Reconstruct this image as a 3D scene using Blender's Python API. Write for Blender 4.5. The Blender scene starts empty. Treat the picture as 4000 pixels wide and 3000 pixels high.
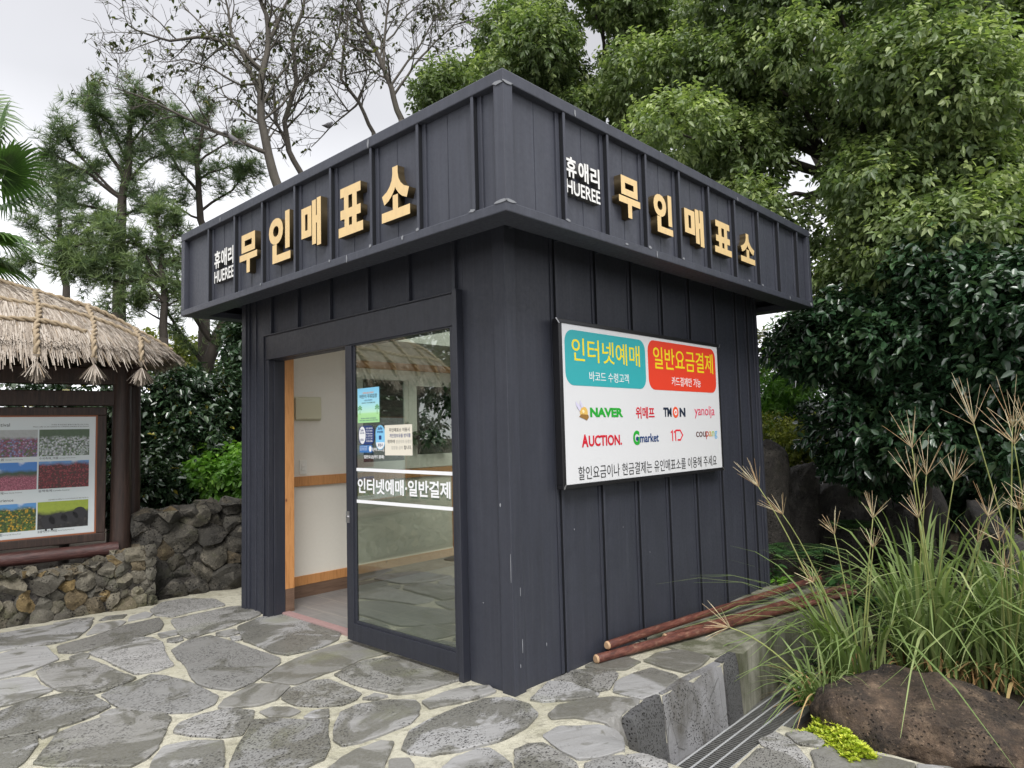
import bpy, bmesh, math, random
import numpy as np
from mathutils import Vector, Matrix, noise
from mathutils.geometry import tessellate_polygon

SC = bpy.context.scene
COL = SC.collection
rad = math.radians

# ------------------------------------------------------------------ camera
CAM = np.array([-3.115, -2.926, 1.55])
FPX = 2712.7
cd = bpy.data.cameras.new('camera')
cam = bpy.data.objects.new('camera', cd)
COL.objects.link(cam)
cam.location = CAM
EUL = (rad(94.12645), rad(1.50077), rad(-47.09514))
cam.rotation_euler = EUL
cd.sensor_fit = 'HORIZONTAL'
cd.sensor_width = 36.0
cd.lens = FPX / 4000 * 36
cd.clip_start = 0.05
cd.clip_end = 600
SC.camera = cam

# ------------------------------------------------------------------ world and sun (overcast)
SUN_EL, SUN_AZ = rad(48), rad(215)
w = bpy.data.worlds.new('World')
SC.world = w
w.use_nodes = True
nt = w.node_tree
for n_ in list(nt.nodes):
    nt.nodes.remove(n_)
wo = nt.nodes.new('ShaderNodeOutputWorld')
bg = nt.nodes.new('ShaderNodeBackground')
bg.inputs['Strength'].default_value = 0.1
sky = nt.nodes.new('ShaderNodeTexSky')
sky.sky_type = 'NISHITA'
sky.sun_disc = False
sky.sun_elevation = SUN_EL
sky.sun_rotation = SUN_AZ
sky.dust_density = 4.0
hs = nt.nodes.new('ShaderNodeHueSaturation')
hs.inputs['Saturation'].default_value = 0.15
nt.links.new(sky.outputs[0], hs.inputs['Color'])
tc = nt.nodes.new('ShaderNodeTexCoord')
sp = nt.nodes.new('ShaderNodeSeparateXYZ')
nt.links.new(tc.outputs['Generated'], sp.inputs[0])
cr = nt.nodes.new('ShaderNodeValToRGB')          # cloud deck: pale at the horizon, grey higher, bright overhead
cr.color_ramp.elements[0].position = 0.0
cr.color_ramp.elements[0].color = (0.93, 0.94, 0.97, 1)
cr.color_ramp.elements[1].position = 1.0
cr.color_ramp.elements[1].color = (1.7, 1.7, 1.7, 1)
for p_, c_ in ((0.20, (0.72, 0.725, 0.75)), (0.42, (0.385, 0.39, 0.412)), (0.64, (0.375, 0.375, 0.40)), (0.80, (1.1, 1.1, 1.12))):
    e_ = cr.color_ramp.elements.new(p_)
    e_.color = (*c_, 1)
nt.links.new(sp.outputs['Z'], cr.inputs[0])
nz_ = nt.nodes.new('ShaderNodeTexNoise')
nz_.inputs['Scale'].default_value = 1.6
nz_.inputs['Detail'].default_value = 5
nt.links.new(tc.outputs['Generated'], nz_.inputs['Vector'])
mr = nt.nodes.new('ShaderNodeMapRange')
mr.inputs['To Min'].default_value = 8.6
mr.inputs['To Max'].default_value = 11.6
mr.inputs['From Min'].default_value = 0.3
mr.inputs['From Max'].default_value = 0.7
nt.links.new(nz_.outputs['Fac'], mr.inputs['Value'])
vm = nt.nodes.new('ShaderNodeVectorMath')
vm.operation = 'SCALE'
nt.links.new(cr.outputs[0], vm.inputs[0])
nt.links.new(mr.outputs[0], vm.inputs['Scale'])
mx = nt.nodes.new('ShaderNodeMix')
mx.data_type = 'RGBA'
mx.inputs[0].default_value = 0.9
nt.links.new(hs.outputs[0], mx.inputs[6])
nt.links.new(vm.outputs[0], mx.inputs[7])
nt.links.new(mx.outputs[2], bg.inputs['Color'])
nt.links.new(bg.outputs[0], wo.inputs['Surface'])

sl = bpy.data.lights.new('sun', 'SUN')
sl.energy = 1.5
sl.angle = rad(25)
sl.color = (1.0, 0.97, 0.93)
so = bpy.data.objects.new('sun', sl)
COL.objects.link(so)
sd = Vector((-0.62, -0.75, 0)).normalized() * math.cos(SUN_EL) + Vector((0, 0, math.sin(SUN_EL)))
so.rotation_euler = sd.to_track_quat('Z', 'Y').to_euler()
so.location = sd * 30

SC.view_settings.view_transform = 'Standard'
SC.view_settings.look = 'None'
SC.view_settings.exposure = 0.98
SC.view_settings.gamma = 1.0
SC.view_settings.use_curve_mapping = False

# ------------------------------------------------------------------ helpers
def cam_matrix():
    from mathutils import Euler
    return np.array(Euler(EUL, 'XYZ').to_matrix())
CM = cam_matrix()

def at(px, py, d):
    """world point d metres (horizontally) out along the sight line of a photo pixel"""
    r = CM @ np.array([(px - 2000) / FPX, -(py - 1500) / FPX, -1.0])
    return Vector(CAM + r * d / math.hypot(r[0], r[1]))

# ---- materials
MATS = {}
class MT:
    """small node builder round one Principled material"""
    def __init__(s, name, col=(.5, .5, .5), rough=.6, spec=.5, metal=0.):
        m = bpy.data.materials.new(name)
        m.use_nodes = True
        s.m, s.nt = m, m.node_tree
        s.b = s.nt.nodes['Principled BSDF']
        s.b.inputs['Base Color'].default_value = (*col, 1)
        s.b.inputs['Roughness'].default_value = rough
        s.b.inputs['Specular IOR Level'].default_value = spec
        s.b.inputs['Metallic'].default_value = metal
        s._co = None
        MATS[name] = m
    def n(s, t):
        return s.nt.nodes.new(t)
    def l(s, a, b):
        s.nt.links.new(a, b)
    def co(s, scale=(1, 1, 1), which='Object', rot=(0, 0, 0)):
        t = s.n('ShaderNodeTexCoord')
        mp = s.n('ShaderNodeMapping')
        mp.inputs['Scale'].default_value = scale
        mp.inputs['Rotation'].default_value = rot
        s.l(t.outputs[which], mp.inputs['Vector'])
        return mp.outputs[0]
    def noise(s, scale=5, detail=6, rough=.55, vec=None, dist=0):
        t = s.n('ShaderNodeTexNoise')
        t.inputs['Scale'].default_value = scale
        t.inputs['Detail'].default_value = detail
        t.inputs['Roughness'].default_value = rough
        t.inputs['Distortion'].default_value = dist
        s.l(vec if vec is not None else s.co(), t.inputs['Vector'])
        return t.outputs['Fac']
    def voro(s, scale=20, vec=None, feat='F1', rnd=1):
        t = s.n('ShaderNodeTexVoronoi')
        t.feature = feat
        t.inputs['Scale'].default_value = scale
        t.inputs['Randomness'].default_value = rnd
        s.l(vec if vec is not None else s.co(), t.inputs['Vector'])
        return t.outputs['Distance']
    def ramp(s, f, stops, const=False):
        t = s.n('ShaderNodeValToRGB')
        r = t.color_ramp
        if const:
            r.interpolation = 'CONSTANT'
        while len(r.elements) < len(stops):
            r.elements.new(0.5)
        for e, (p, c) in zip(r.elements, stops):
            e.position = p
            e.color = (*c, 1) if isinstance(c, tuple) else (c, c, c, 1)
        s.l(f, t.inputs[0])
        return t.outputs[0]
    def mix(s, f, a, b, mode='MIX'):
        t = s.n('ShaderNodeMix')
        t.data_type = 'RGBA'
        t.blend_type = mode
        for k, v in ((0, f), (6, a), (7, b)):
            if isinstance(v, (int, float)):
                if k == 0:
                    t.inputs[0].default_value = v
                else:
                    t.inputs[k].default_value = (v, v, v, 1)
            elif isinstance(v, tuple):
                t.inputs[k].default_value = (*v, 1)
            else:
                s.l(v, t.inputs[k])
        return t.outputs[2]
    def math(s, op, a, b=0.):
        t = s.n('ShaderNodeMath')
        t.operation = op
        for k, v in ((0, a), (1, b)):
            if isinstance(v, (int, float)):
                t.inputs[k].default_value = v
            else:
                s.l(v, t.inputs[k])
        return t.outputs[0]
    def island(s):
        return s.n('ShaderNodeNewGeometry').outputs['Random Per Island']
    def attr(s, name):
        t = s.n('ShaderNodeAttribute')
        t.attribute_name = name
        return t.outputs['Fac']
    def color(s, c):
        s.l(c, s.b.inputs['Base Color'])
        return s
    def rough(s, c):
        s.l(c, s.b.inputs['Roughness'])
        return s
    def bump(s, h, strength=.3, dist=.01):
        t = s.n('ShaderNodeBump')
        t.inputs['Strength'].default_value = strength
        t.inputs['Distance'].default_value = dist
        s.l(h, t.inputs['Height'])
        s.l(t.outputs[0], s.b.inputs['Normal'])
        return s

# ---- mesh builder
class MB:
    def __init__(s):
        s.v, s.f, s.mi = [], [], []
    def add(s, vs, fs, mi=0):
        o = len(s.v)
        s.v += [tuple(p) for p in vs]
        s.f += [tuple(i + o for i in f) for f in fs]
        s.mi += [mi] * len(fs)
        return s
    def box(s, x0, x1, y0, y1, z0, z1, mi=0):
        x0, x1 = min(x0, x1), max(x0, x1)
        y0, y1 = min(y0, y1), max(y0, y1)
        z0, z1 = min(z0, z1), max(z0, z1)
        return s.add([(x0, y0, z0), (x1, y0, z0), (x1, y1, z0), (x0, y1, z0), (x0, y0, z1), (x1, y0, z1), (x1, y1, z1), (x0, y1, z1)],
                     [(0, 3, 2, 1), (4, 5, 6, 7), (0, 1, 5, 4), (1, 2, 6, 5), (2, 3, 7, 6), (3, 0, 4, 7)], mi)
    def obox(s, o, ux, uy, uz, mi=0):
        """box from a corner and three edge vectors (right-handed)"""
        o, ux, uy, uz = map(Vector, (o, ux, uy, uz))
        p = [o, o + ux, o + ux + uy, o + uy]
        return s.add(p + [q + uz for q in p], [(0, 3, 2, 1), (4, 5, 6, 7), (0, 1, 5, 4), (1, 2, 6, 5), (2, 3, 7, 6), (3, 0, 4, 7)], mi)
    def ring(s, x0, x1, y0, y1, wd, z0, z1, mi=0):
        O_ = [(x0, y0), (x1, y0), (x1, y1), (x0, y1)]
        I_ = [(x0 + wd, y0 + wd), (x1 - wd, y0 + wd), (x1 - wd, y1 - wd), (x0 + wd, y1 - wd)]
        vs = [(*p, z0) for p in O_] + [(*p, z1) for p in O_] + [(*p, z0) for p in I_] + [(*p, z1) for p in I_]
        fs = []
        for i in range(4):
            j = (i + 1) % 4
            fs += [(i, j, 4 + j, 4 + i), (4 + i, 4 + j, 12 + j, 12 + i), (12 + i, 12 + j, 8 + j, 8 + i), (8 + i, 8 + j, j, i)]
        return s.add(vs, fs, mi)
    def prism(s, pts, org, ux, uy, n, depth, mi=0, side_mi=None):
        """2-D outline (counter-clockwise) in the plane org + x*ux + y*uy, pushed out by depth along n"""
        org, ux, uy, n = map(Vector, (org, ux, uy, n))
        k = len(pts)
        bot = [org + ux * p[0] + uy * p[1] for p in pts]
        top = [p + n * depth for p in bot]
        s.add(bot + top, [], mi)
        o = len(s.v) - 2 * k
        tri = tessellate_polygon([[Vector((p[0], p[1], 0)) for p in pts]])
        for t in tri:
            a, b, c = (pts[i] for i in t)
            if (b[0] - a[0]) * (c[1] - a[1]) - (b[1] - a[1]) * (c[0] - a[0]) < 0:
                t = t[::-1]
            s.f.append(tuple(o + k + i for i in t)); s.mi.append(mi)
        for i in range(k):
            j = (i + 1) % k
            s.f.append((o + i, o + j, o + k + j, o + k + i)); s.mi.append(mi if side_mi is None else side_mi)
        return s
    def tube(s, pts, rs, n=6, mi=0, cap=True):
        pts = [Vector(p) for p in pts]
        if isinstance(rs, (int, float)):
            rs = [rs] * len(pts)
        t = (pts[1] - pts[0]).normalized()
        u = t.orthogonal().normalized()
        o = len(s.v)
        for i, p in enumerate(pts):
            if i > 0:
                t2 = (pts[min(i + 1, len(pts) - 1)] - pts[i - 1])
                if t2.length > 1e-9:
                    t = t2.normalized()
            u = (u - t * u.dot(t))
            u = u.normalized() if u.length > 1e-6 else t.orthogonal().normalized()
            v = t.cross(u)
            for k in range(n):
                a = 2 * math.pi * k / n
                s.v.append(tuple(p + (u * math.cos(a) + v * math.sin(a)) * rs[i]))
        m = len(pts)
        for i in range(m - 1):
            for k in range(n):
                k2 = (k + 1) % n
                s.f.append((o + i * n + k, o + i * n + k2, o + (i + 1) * n + k2, o + (i + 1) * n + k)); s.mi.append(mi)
        if cap and n > 2:
            s.f.append(tuple(o + k for k in reversed(range(n)))); s.mi.append(mi)
            s.f.append(tuple(o + (m - 1) * n + k for k in range(n))); s.mi.append(mi)
        return s
    def build(s, name, mats, parent=None, loc=None, smooth=False, bevel=0., sharp=None):
        if loc is None:
            loc = WL[parent.as_pointer()] if parent is not None else Vector((0, 0, 0))
        loc = Vector(loc)
        me = bpy.data.meshes.new(name)
        a = np.array(s.v, dtype=float).reshape(-1, 3) - np.array(loc)
        me.from_pydata(a.tolist(), [], s.f)
        if not isinstance(mats, (list, tuple)):
            mats = [mats]
        for m in mats:
            me.materials.append(m)
        if len(mats) > 1:
            me.polygons.foreach_set('material_index', s.mi)
        if smooth:
            me.polygons.foreach_set('use_smooth', [True] * len(me.polygons))
            if sharp:
                me.set_sharp_from_angle(angle=rad(sharp))
        me.update()
        return link(name, me, parent, loc, bevel)

WL = {}          # world location of every object by pointer (rotations stay zero)
def link(name, me, parent, loc, bevel=0.):
    o = bpy.data.objects.new(name, me)
    COL.objects.link(o)
    loc = Vector(loc)
    if parent is not None:
        o.parent = parent
        o.location = loc - WL[parent.as_pointer()]
    else:
        o.location = loc
    WL[o.as_pointer()] = loc
    if bevel:
        m = o.modifiers.new('bevel', 'BEVEL')
        m.width = bevel
        m.segments = 2
        m.limit_method = 'ANGLE'
        m.angle_limit = rad(40)
        m.harden_normals = False
    return o

def tag(o, label=None, cat=None, group=None, kind=None):
    if label: o['label'] = label
    if cat: o['category'] = cat
    if group: o['group'] = group
    if kind: o['kind'] = kind
    return o

def thing(name, label, cat, loc, group=None):
    o = bpy.data.objects.new(name, None)
    o.empty_display_size = 0.1
    COL.objects.link(o)
    o.location = loc
    WL[o.as_pointer()] = Vector(loc)
    return tag(o, label, cat, group)

def quads(name, V, F, mat, parent=None, loc=(0, 0, 0), tone=None, smooth=False):
    """fast mesh of quads from numpy arrays; tone = one float per face"""
    if parent is not None:
        loc = WL[parent.as_pointer()]
    V = np.asarray(V, dtype=np.float32) - np.array(loc, dtype=np.float32)
    F = np.asarray(F, dtype=np.int32)
    me = bpy.data.meshes.new(name)
    me.vertices.add(len(V))
    me.vertices.foreach_set('co', V.ravel())
    k = F.shape[1]
    me.loops.add(F.size)
    me.loops.foreach_set('vertex_index', F.ravel())
    me.polygons.add(len(F))
    me.polygons.foreach_set('loop_start', np.arange(0, F.size, k, dtype=np.int32))
    if smooth:
        me.polygons.foreach_set('use_smooth', np.ones(len(F), dtype=bool))
    me.materials.append(mat)
    if tone is not None:
        at_ = me.attributes.new('tone', 'FLOAT', 'FACE')
        at_.data.foreach_set('value', np.asarray(tone, dtype=np.float32))
    me.update(calc_edges=True)
    me.validate()
    return link(name, me, parent, loc)

EX, EY, EZ = Vector((1, 0, 0)), Vector((0, 1, 0)), Vector((0, 0, 1))
# viewing frames: (ux, uz, outward normal)
FR_SIGN = (EX, EZ, -EY)                # walls seen from -y
FR_DOOR = (-EY, EZ, -EX)               # walls seen from -x
HE = Vector((0.985, -0.17, 0)).normalized()     # along the thatched board, to its right
HN = Vector((-0.17, -0.985, 0)).normalized()    # out of its face
HO = Vector((-2.051, 4.886, 0))
FR_HUT = (HE, EZ, HN)
def hut(u, v, z):
    return HO + HE * u + HN * v + EZ * z

def text(name, body, org, fr, wd, ht, mat, parent, depth=.0015, bold=0., side=None, shear=0.):
    cu = bpy.data.curves.new('t', 'FONT')
    cu.body = body
    cu.size = 1
    cu.offset = bold
    cu.shear = shear
    cu.extrude = .05
    cu.resolution_u = 4
    cu.fill_mode = 'BOTH'
    o = bpy.data.objects.new('t', cu)
    me = bpy.data.meshes.new_from_object(o)
    bpy.data.objects.remove(o)
    bpy.data.curves.remove(cu)
    n = len(me.vertices)
    a = np.zeros(n * 3)
    me.vertices.foreach_get('co', a)
    a = a.reshape(-1, 3)
    mn, mxx = a.min(0), a.max(0)
    a[:, 0] = (a[:, 0] - mn[0]) / max(mxx[0] - mn[0], 1e-6) * wd
    a[:, 1] = (a[:, 1] - mn[1]) / max(mxx[1] - mn[1], 1e-6) * ht
    a[:, 2] = (a[:, 2] - mn[2]) / .1 * depth
    ux, uz, nn = (np.array(q) for q in fr)
    loc = np.array(WL[parent.as_pointer()])
    P = np.array(org) - loc + a[:, :1] * ux + a[:, 1:2] * uz + a[:, 2:] * nn
    me.vertices.foreach_set('co', P.ravel())
    me.materials.clear()
    me.materials.append(mat)
    if side is not None:
        me.materials.append(side)
        me.update()
        nv = Vector(nn)
        for p in me.polygons:
            p.material_index = 0 if p.normal.dot(nv) > .9 else 1
    me.update()
    me.name = name
    return link(name, me, parent, WL[parent.as_pointer()])

def rrect(x0, x1, y0, y1, r, k=5):
    out = []
    for cx, cy, a0 in ((x1 - r, y0 + r, -90), (x1 - r, y1 - r, 0), (x0 + r, y1 - r, 90), (x0 + r, y0 + r, 180)):
        for i in range(k + 1):
            a = rad(a0 + 90 * i / k)
            out.append((cx + r * math.cos(a), cy + r * math.sin(a)))
    return out

def circ(cx, cy, rx, ry=None, k=20):
    ry = rx if ry is None else ry
    return [(cx + rx * math.cos(2 * math.pi * i / k), cy + ry * math.sin(2 * math.pi * i / k)) for i in range(k)]

def ss(a, b, x):
    t = min(1, max(0, (x - a) / (b - a)))
    return t * t * (3 - 2 * t)

def zg(x, y):
    """height of the paving: level by the kiosk, dipping to the drain at the right"""
    return -0.38 * ss(-.25, .66, x) * (1 - ss(-.73, -.65, y))
# ------------------------------------------------------------------ materials of the kiosk
def metal(name, col, rough=.42, streak=.10):
    t = MT(name, col, rough, .5)
    a = t.noise(3, 6, .6, t.co((6, 6, .5)))
    b = t.noise(40, 4, .6)
    d = tuple(c * (1 - streak) for c in col)
    u = tuple(c * (1 + streak) for c in col)
    c = t.mix(t.ramp(a, [(.35, 0.), (.65, 1.)]), d, u)
    sc = t.ramp(t.noise(9, 8, .75, t.co((9, 9, 1.2))), [(.70, 0.), (.76, 1.)])      # scuffs
    sc = t.math('MULTIPLY', sc, .25)
    c = t.mix(sc, c, (.30, .31, .33))
    dust = t.ramp(t.noise(5, 7, .7, t.co((10, 10, .22))), [(.50, 0.), (.72, 1.)])          # dried rain runs
    c = t.mix(t.math('MULTIPLY', dust, .065), c, (.20, .21, .22))
    t.color(c)
    t.rough(t.ramp(b, [(.3, rough - .06), (.7, rough + .12)]))
    t.bump(t.math('ADD', t.noise(1.7, 3, .5), t.math('MULTIPLY', t.noise(5.5, 2, .5), .25)), .5, .03)
    return t.m
M_WALL = metal('dark metal cladding', (.030, .033, .046), .50)
M_FASC = metal('fascia metal', (.047, .051, .068), .46)
M_FRAME = metal('door frame metal', (.022, .024, .034), .40)
M_RIBSHADE = MT('rib side shade', (.010, .011, .014), .5).m  # shade beside the ribs, painted as near-black rib bodies
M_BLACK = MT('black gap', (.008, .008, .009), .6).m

t = MT('gold letter face', (.78, .56, .27), .40, .5, .1)
t.color(t.mix(t.ramp(t.noise(9, 8, .7, t.co((3, 3, 1))), [(.45, 0.), (.75, 1.)]), (.80, .58, .28), (.70, .50, .26)))
M_GOLD = t.m
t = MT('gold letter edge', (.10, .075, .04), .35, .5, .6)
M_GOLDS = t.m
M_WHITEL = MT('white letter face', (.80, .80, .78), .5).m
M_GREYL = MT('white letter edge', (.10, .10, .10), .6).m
t = MT('sealant', (.24, .25, .27), .8)
t.bump(t.noise(60, 4), .4, .004)
M_SEAL = t.m

t = MT('cream wallpaper', (.62, .57, .46), .85, .3)
t.color(t.mix(t.noise(30, 5), (.78, .75, .68), (.72, .69, .62)))
t.bump(t.noise(180, 3), .25, .002)
M_CREAM = t.m
t = MT('orange pine trim', (.44, .20, .07), .45)
g = t.noise(5, 8, .65, t.co((14, 14, 1.2)), .6)
c = t.ramp(g, [(.3, (.40, .17, .055)), (.55, (.56, .27, .10)), (.75, (.47, .21, .07))])
kn = t.ramp(t.voro(5, t.co((2, 2, 1.2))), [(.05, 1.), (.12, 0.)])
t.color(t.mix(kn, c, (.16, .05, .02)))
M_PINE = t.m
t = MT('brown tile skirting', (.12, .07, .05), .4)
t.color(t.ramp(t.noise(4, 8, .65, t.co((1.2, 1.2, 14))), [(.3, (.10, .06, .04)), (.7, (.19, .12, .085))]))
M_SKIRT = t.m
t = MT('wood grey floor tile', (.14, .13, .12), .35)
br = t.n('ShaderNodeTexBrick')
br.inputs['Scale'].default_value = 1
br.inputs['Mortar Size'].default_value = .004
br.inputs['Brick Width'].default_value = .6
br.inputs['Row Height'].default_value = .3
t.l(t.co((1, 1, 1), 'Object', (0, 0, rad(90))), br.inputs['Vector'])
gr = t.ramp(t.noise(3, 8, .65, t.co((9, 1, 1)), .5), [(.3, (.13, .13, .13)), (.7, (.22, .215, .21))])
t.l(gr, br.inputs['Color1'])
t.l(t.mix(.35, gr, (.2, .19, .19)), br.inputs['Color2'])
br.inputs['Mortar'].default_value = (.30, .28, .25, 1)
t.color(br.outputs['Color'])
M_TILE = t.m
M_WPLAST = MT('white plastic', (.74, .73, .68), .4).m
M_CPLAST = MT('cream plastic', (.60, .58, .43), .35).m
t = MT('pink threshold strip', (.36, .24, .23), .6)
M_THRESH = t.m
M_STEEL = MT('brushed steel', (.45, .45, .46), .35, .5, .9).m

def glass(name, tint, refl):
    m = bpy.data.materials.new(name)
    m.use_nodes = True
    q = m.node_tree
    for x in list(q.nodes):
        q.nodes.remove(x)
    o = q.nodes.new('ShaderNodeOutputMaterial')
    a = q.nodes.new('ShaderNodeBsdfTransparent')
    a.inputs[0].default_value = (*tint, 1)
    b = q.nodes.new('ShaderNodeBsdfGlossy')
    b.inputs['Roughness'].default_value = 0.0
    b.inputs['Color'].default_value = (1, 1, 1, 1)
    x = q.nodes.new('ShaderNodeMixShader')
    x.inputs[0].default_value = refl
    q.links.new(a.outputs[0], x.inputs[1])
    q.links.new(b.outputs[0], x.inputs[2])
    q.links.new(x.outputs[0], o.inputs[0])
    return m
M_GLASS = glass('door glass', (.76, .815, .755), .15)
M_WGLASS = glass('window glass', (.8, .85, .83), .10)
def flat(name, col, rough=.45):
    return MATS[name] if name in MATS else MT(name, col, rough, .4).m

# ------------------------------------------------------------------ kiosk
KL, KD, OV, H1, H2 = 3.404, 3.679, .438, 3.548, 2.750
K = thing('ticket_kiosk', 'dark charcoal metal-clad ticket kiosk with gold letters round its fascia and a sliding glass door', 'kiosk', (KD / 2, KL / 2, 0))
ZT = 2.92      # top of the walls, hidden above the soffit

# outer walls, each one mesh with its standing seams
b = MB()
b.box(0, .10, .0805, .38, -.05, ZT); b.box(0, .10, 2.96, KL - .002, -.05, ZT); b.box(0, .10, .38, 2.96, 2.27, ZT)
for y in (.44, .92, 1.41, 1.93, 2.43, 2.89):
    b.box(-.028, .0, y - .013, y + .013, 2.505, ZT)
    b.box(-.008, .0, y + .013, y + .045, 2.505, ZT)
b.build('wall', M_WALL, K, bevel=.003)
b = MB()
b.box(.0805, KD - .002, 0, .10, -.05, ZT)
for x in (.48, .945, 1.41, 1.86, 2.32, 2.79, 3.22, 3.47):
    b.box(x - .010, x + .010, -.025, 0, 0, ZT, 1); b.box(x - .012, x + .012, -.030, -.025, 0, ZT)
    b.box(x - .040, x - .012, -.010, 0, 0, ZT)
    b.box(x + .012, x + .020, -.006, 0, 0, ZT)
b.build('wall', [M_WALL, M_RIBSHADE], K, bevel=.002)
b = MB()            # wall with the inner window, on the side away from view
WX0, WX1, WZ0, WZ1 = 1.20, 2.98, 1.215, 2.23
b.box(.105, WX0, 3.320, KL, 0, ZT); b.box(WX1, KD - .1, 3.320, KL, 0, ZT)
b.box(WX0, WX1, 3.320, KL, 0, WZ0); b.box(WX0, WX1, 3.320, KL, WZ1, ZT)
b.build('wall', M_WALL, K)
b = MB()
b.box(KD - .1, KD, .105, KL, 0, ZT)
b.build('wall', M_WALL, K)
# corner trims
b = MB()
b.prism([(-.022, -.022), (.082, -.022), (.082, .002), (.002, .002), (.002, .082), (-.022, .082)], (0, 0, -.04), EX, EY, EZ, ZT, 0)
b.build('corner_trim', M_WALL, K, bevel=.004)
b = MB()
b.box(-.020, .002, 3.31, KL + .02, 0, ZT); b.box(-.035, -.020, 3.345, KL + .02, 0, ZT); b.box(-.012, .002, 3.19, 3.212, 0, ZT); b.box(-.012, .002, 2.995, 3.01, 0, 2.48)
b.build('corner_trim', M_WALL, K, bevel=.004)
b = MB()
b.box(KD - .02, KD + .02, -.02, .10, -.01, ZT); b.box(KD - .075, KD - .055, -.014, 0, 0, ZT)
b.build('corner_trim', M_WALL, K, bevel=.004)

# fascia: recessed panels, ribs, top and lower trims, soffit, roof deck
X0, X1, Y0, Y1 = -OV, KD + OV, -OV, KL + OV
b = MB()
b.box(X0 + .05, X0 + .07, Y0 + .0705, Y1 - .0505, 2.79, 3.50)
for y in (-.184, .305, .789, 1.273, 1.762, 2.267, 2.751, 3.261):
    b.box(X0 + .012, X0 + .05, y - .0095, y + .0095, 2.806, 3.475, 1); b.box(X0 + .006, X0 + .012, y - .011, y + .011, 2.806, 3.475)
    b.box(X0 + .038, X0 + .05, y - .045, y - .011, 2.806, 3.475)
    b.box(X0 + .0465, X0 + .05, y - .235, y - .232, 2.806, 3.475)
b.build('fascia_panel', [M_FASC, M_RIBSHADE], K, bevel=.002)
b = MB()
b.box(X0 + .0505, X1 - .0505, Y0 + .05, Y0 + .07, 2.79, 3.50)
for x in (.10, .553, 1.012, 1.475, 1.941, 2.404, 2.876, 3.328, 3.79):
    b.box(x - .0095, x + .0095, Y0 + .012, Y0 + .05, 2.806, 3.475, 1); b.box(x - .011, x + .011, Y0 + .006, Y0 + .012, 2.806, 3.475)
    b.box(x - .045, x - .011, Y0 + .038, Y0 + .05, 2.806, 3.475)
    b.box(x - .235, x - .232, Y0 + .0465, Y0 + .05, 2.806, 3.475)
b.build('fascia_panel', [M_FASC, M_RIBSHADE], K, bevel=.002)
b = MB()
b.box(X1 - .07, X1 - .0505, Y0 + .0705, Y1 - .0505, 2.79, 3.50); b.box(X0 + .0705, X1 - .0705, Y1 - .07, Y1 - .05, 2.79, 3.50)
b.build('fascia_panel', M_FASC, K)
b = MB(); b.ring(X0, X1, Y0, Y1, .16, 3.475, H1)
b.build('top_trim', M_FASC, K, bevel=.006)
b = MB(); b.ring(X0, X1, Y0, Y1, .19, H2, 2.806)
b.build('lower_trim', M_FASC, K, bevel=.006)
b = MB()
s_ = .078
b.prism([(X0 + .002, Y0 + .002), (X0 + s_, Y0 + .002), (X0 + s_, Y0 + .045), (X0 + .045, Y0 + .045), (X0 + .045, Y0 + s_), (X0 + .002, Y0 + s_)], (0, 0, 2.806), EX, EY, EZ, .669)
b.build('corner_trim', M_FASC, K, bevel=.004)
b = MB(); b.box(X0 + .002, X0 + .05, Y1 - .07, Y1 - .002, 2.806, 3.475)
b.build('corner_trim', M_FASC, K, bevel=.004)
b = MB(); b.box(X1 - .07, X1 - .002, Y0 + .002, Y0 + .05, 2.806, 3.475)
b.build('corner_trim', M_FASC, K, bevel=.004)
b = MB()
b.ring(X0 + .192, X1 - .192, Y0 + .192, Y1 - .192, .34, 2.86, 2.91)
for y in (-.1, .44, .92, 1.41, 1.93, 2.43, 2.89, 3.4):
    b.box(X0 + .193, -.03, y - .012, y + .012, 2.835, 2.862)
for x in (.02, .48, .945, 1.41, 1.86, 2.32, 2.79, 3.22, 3.6):
    b.box(x - .012, x + .012, Y0 + .193, -.031, 2.835, 2.862)
b.box(X0 + .193, -.022, Y0 + .21, Y0 + .235, 2.80, 2.83); b.box(X0 + .21, X0 + .235, Y0 + .24, Y1 - .22, 2.80, 2.83)
b.build('soffit', M_WALL, K, bevel=.002)
b = MB(); b.ring(X0 + .16, X1 - .16, Y0 + .16, Y1 - .16, .85, 3.40, 3.46)      # flat deck round an unseen opening added to light the interior
b.build('roof', M_FASC, K)
# grey sealant smears at the joints
R = random.Random(5)
SMN = 'sealant_smear'
def smear(org, fr, wd, ht):
    b = MB()
    ux, uz, nn = fr
    k = 9
    pts = [(math.cos(2 * math.pi * i / k) * wd * R.uniform(.5, 1.1), math.sin(2 * math.pi * i / k) * ht * R.uniform(.6, 1.1)) for i in range(k)]
    b.prism(pts, Vector(org), ux, uz, nn, .003)
    b.build(SMN, M_SEAL, K)
for y, z, w_, h_ in ((.80, 3.50, .010, .035), (.79, 2.81, .018, .012), (.305, 2.81, .02, .012), (1.273, 2.80, .012, .012), (1.06, 2.775, .006, .028), (-.18, 2.81, .03, .01), (-.40, 3.475, .05, .012), (-.40, 2.81, .05, .012), (2.27, 2.80, .01, .01), (3.0, 3.5, .006, .02), (.45, 2.79, .012, .015)):
    smear((X0 - .001, y, z), FR_DOOR, w_, h_)
for x, z, w_, h_ in ((.20, 3.50, .010, .03), (.10, 2.81, .03, .008), (1.012, 2.81, .02, .012), (1.10, 2.775, .006, .028), (1.475, 2.81, .02, .01), (.72, 2.78, .02, .008), (2.6, 2.81, .02, .008), (2.45, 3.49, .006, .02), (-.40, 3.475, .05, .010), (-.40, 2.81, .05, .011), (2.88, 2.81, .015, .01), (3.5, 2.775, .006, .02), (4.05, 2.78, .03, .02)):
    smear((x, Y0 - .001, z), FR_SIGN, w_, h_)
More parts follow.
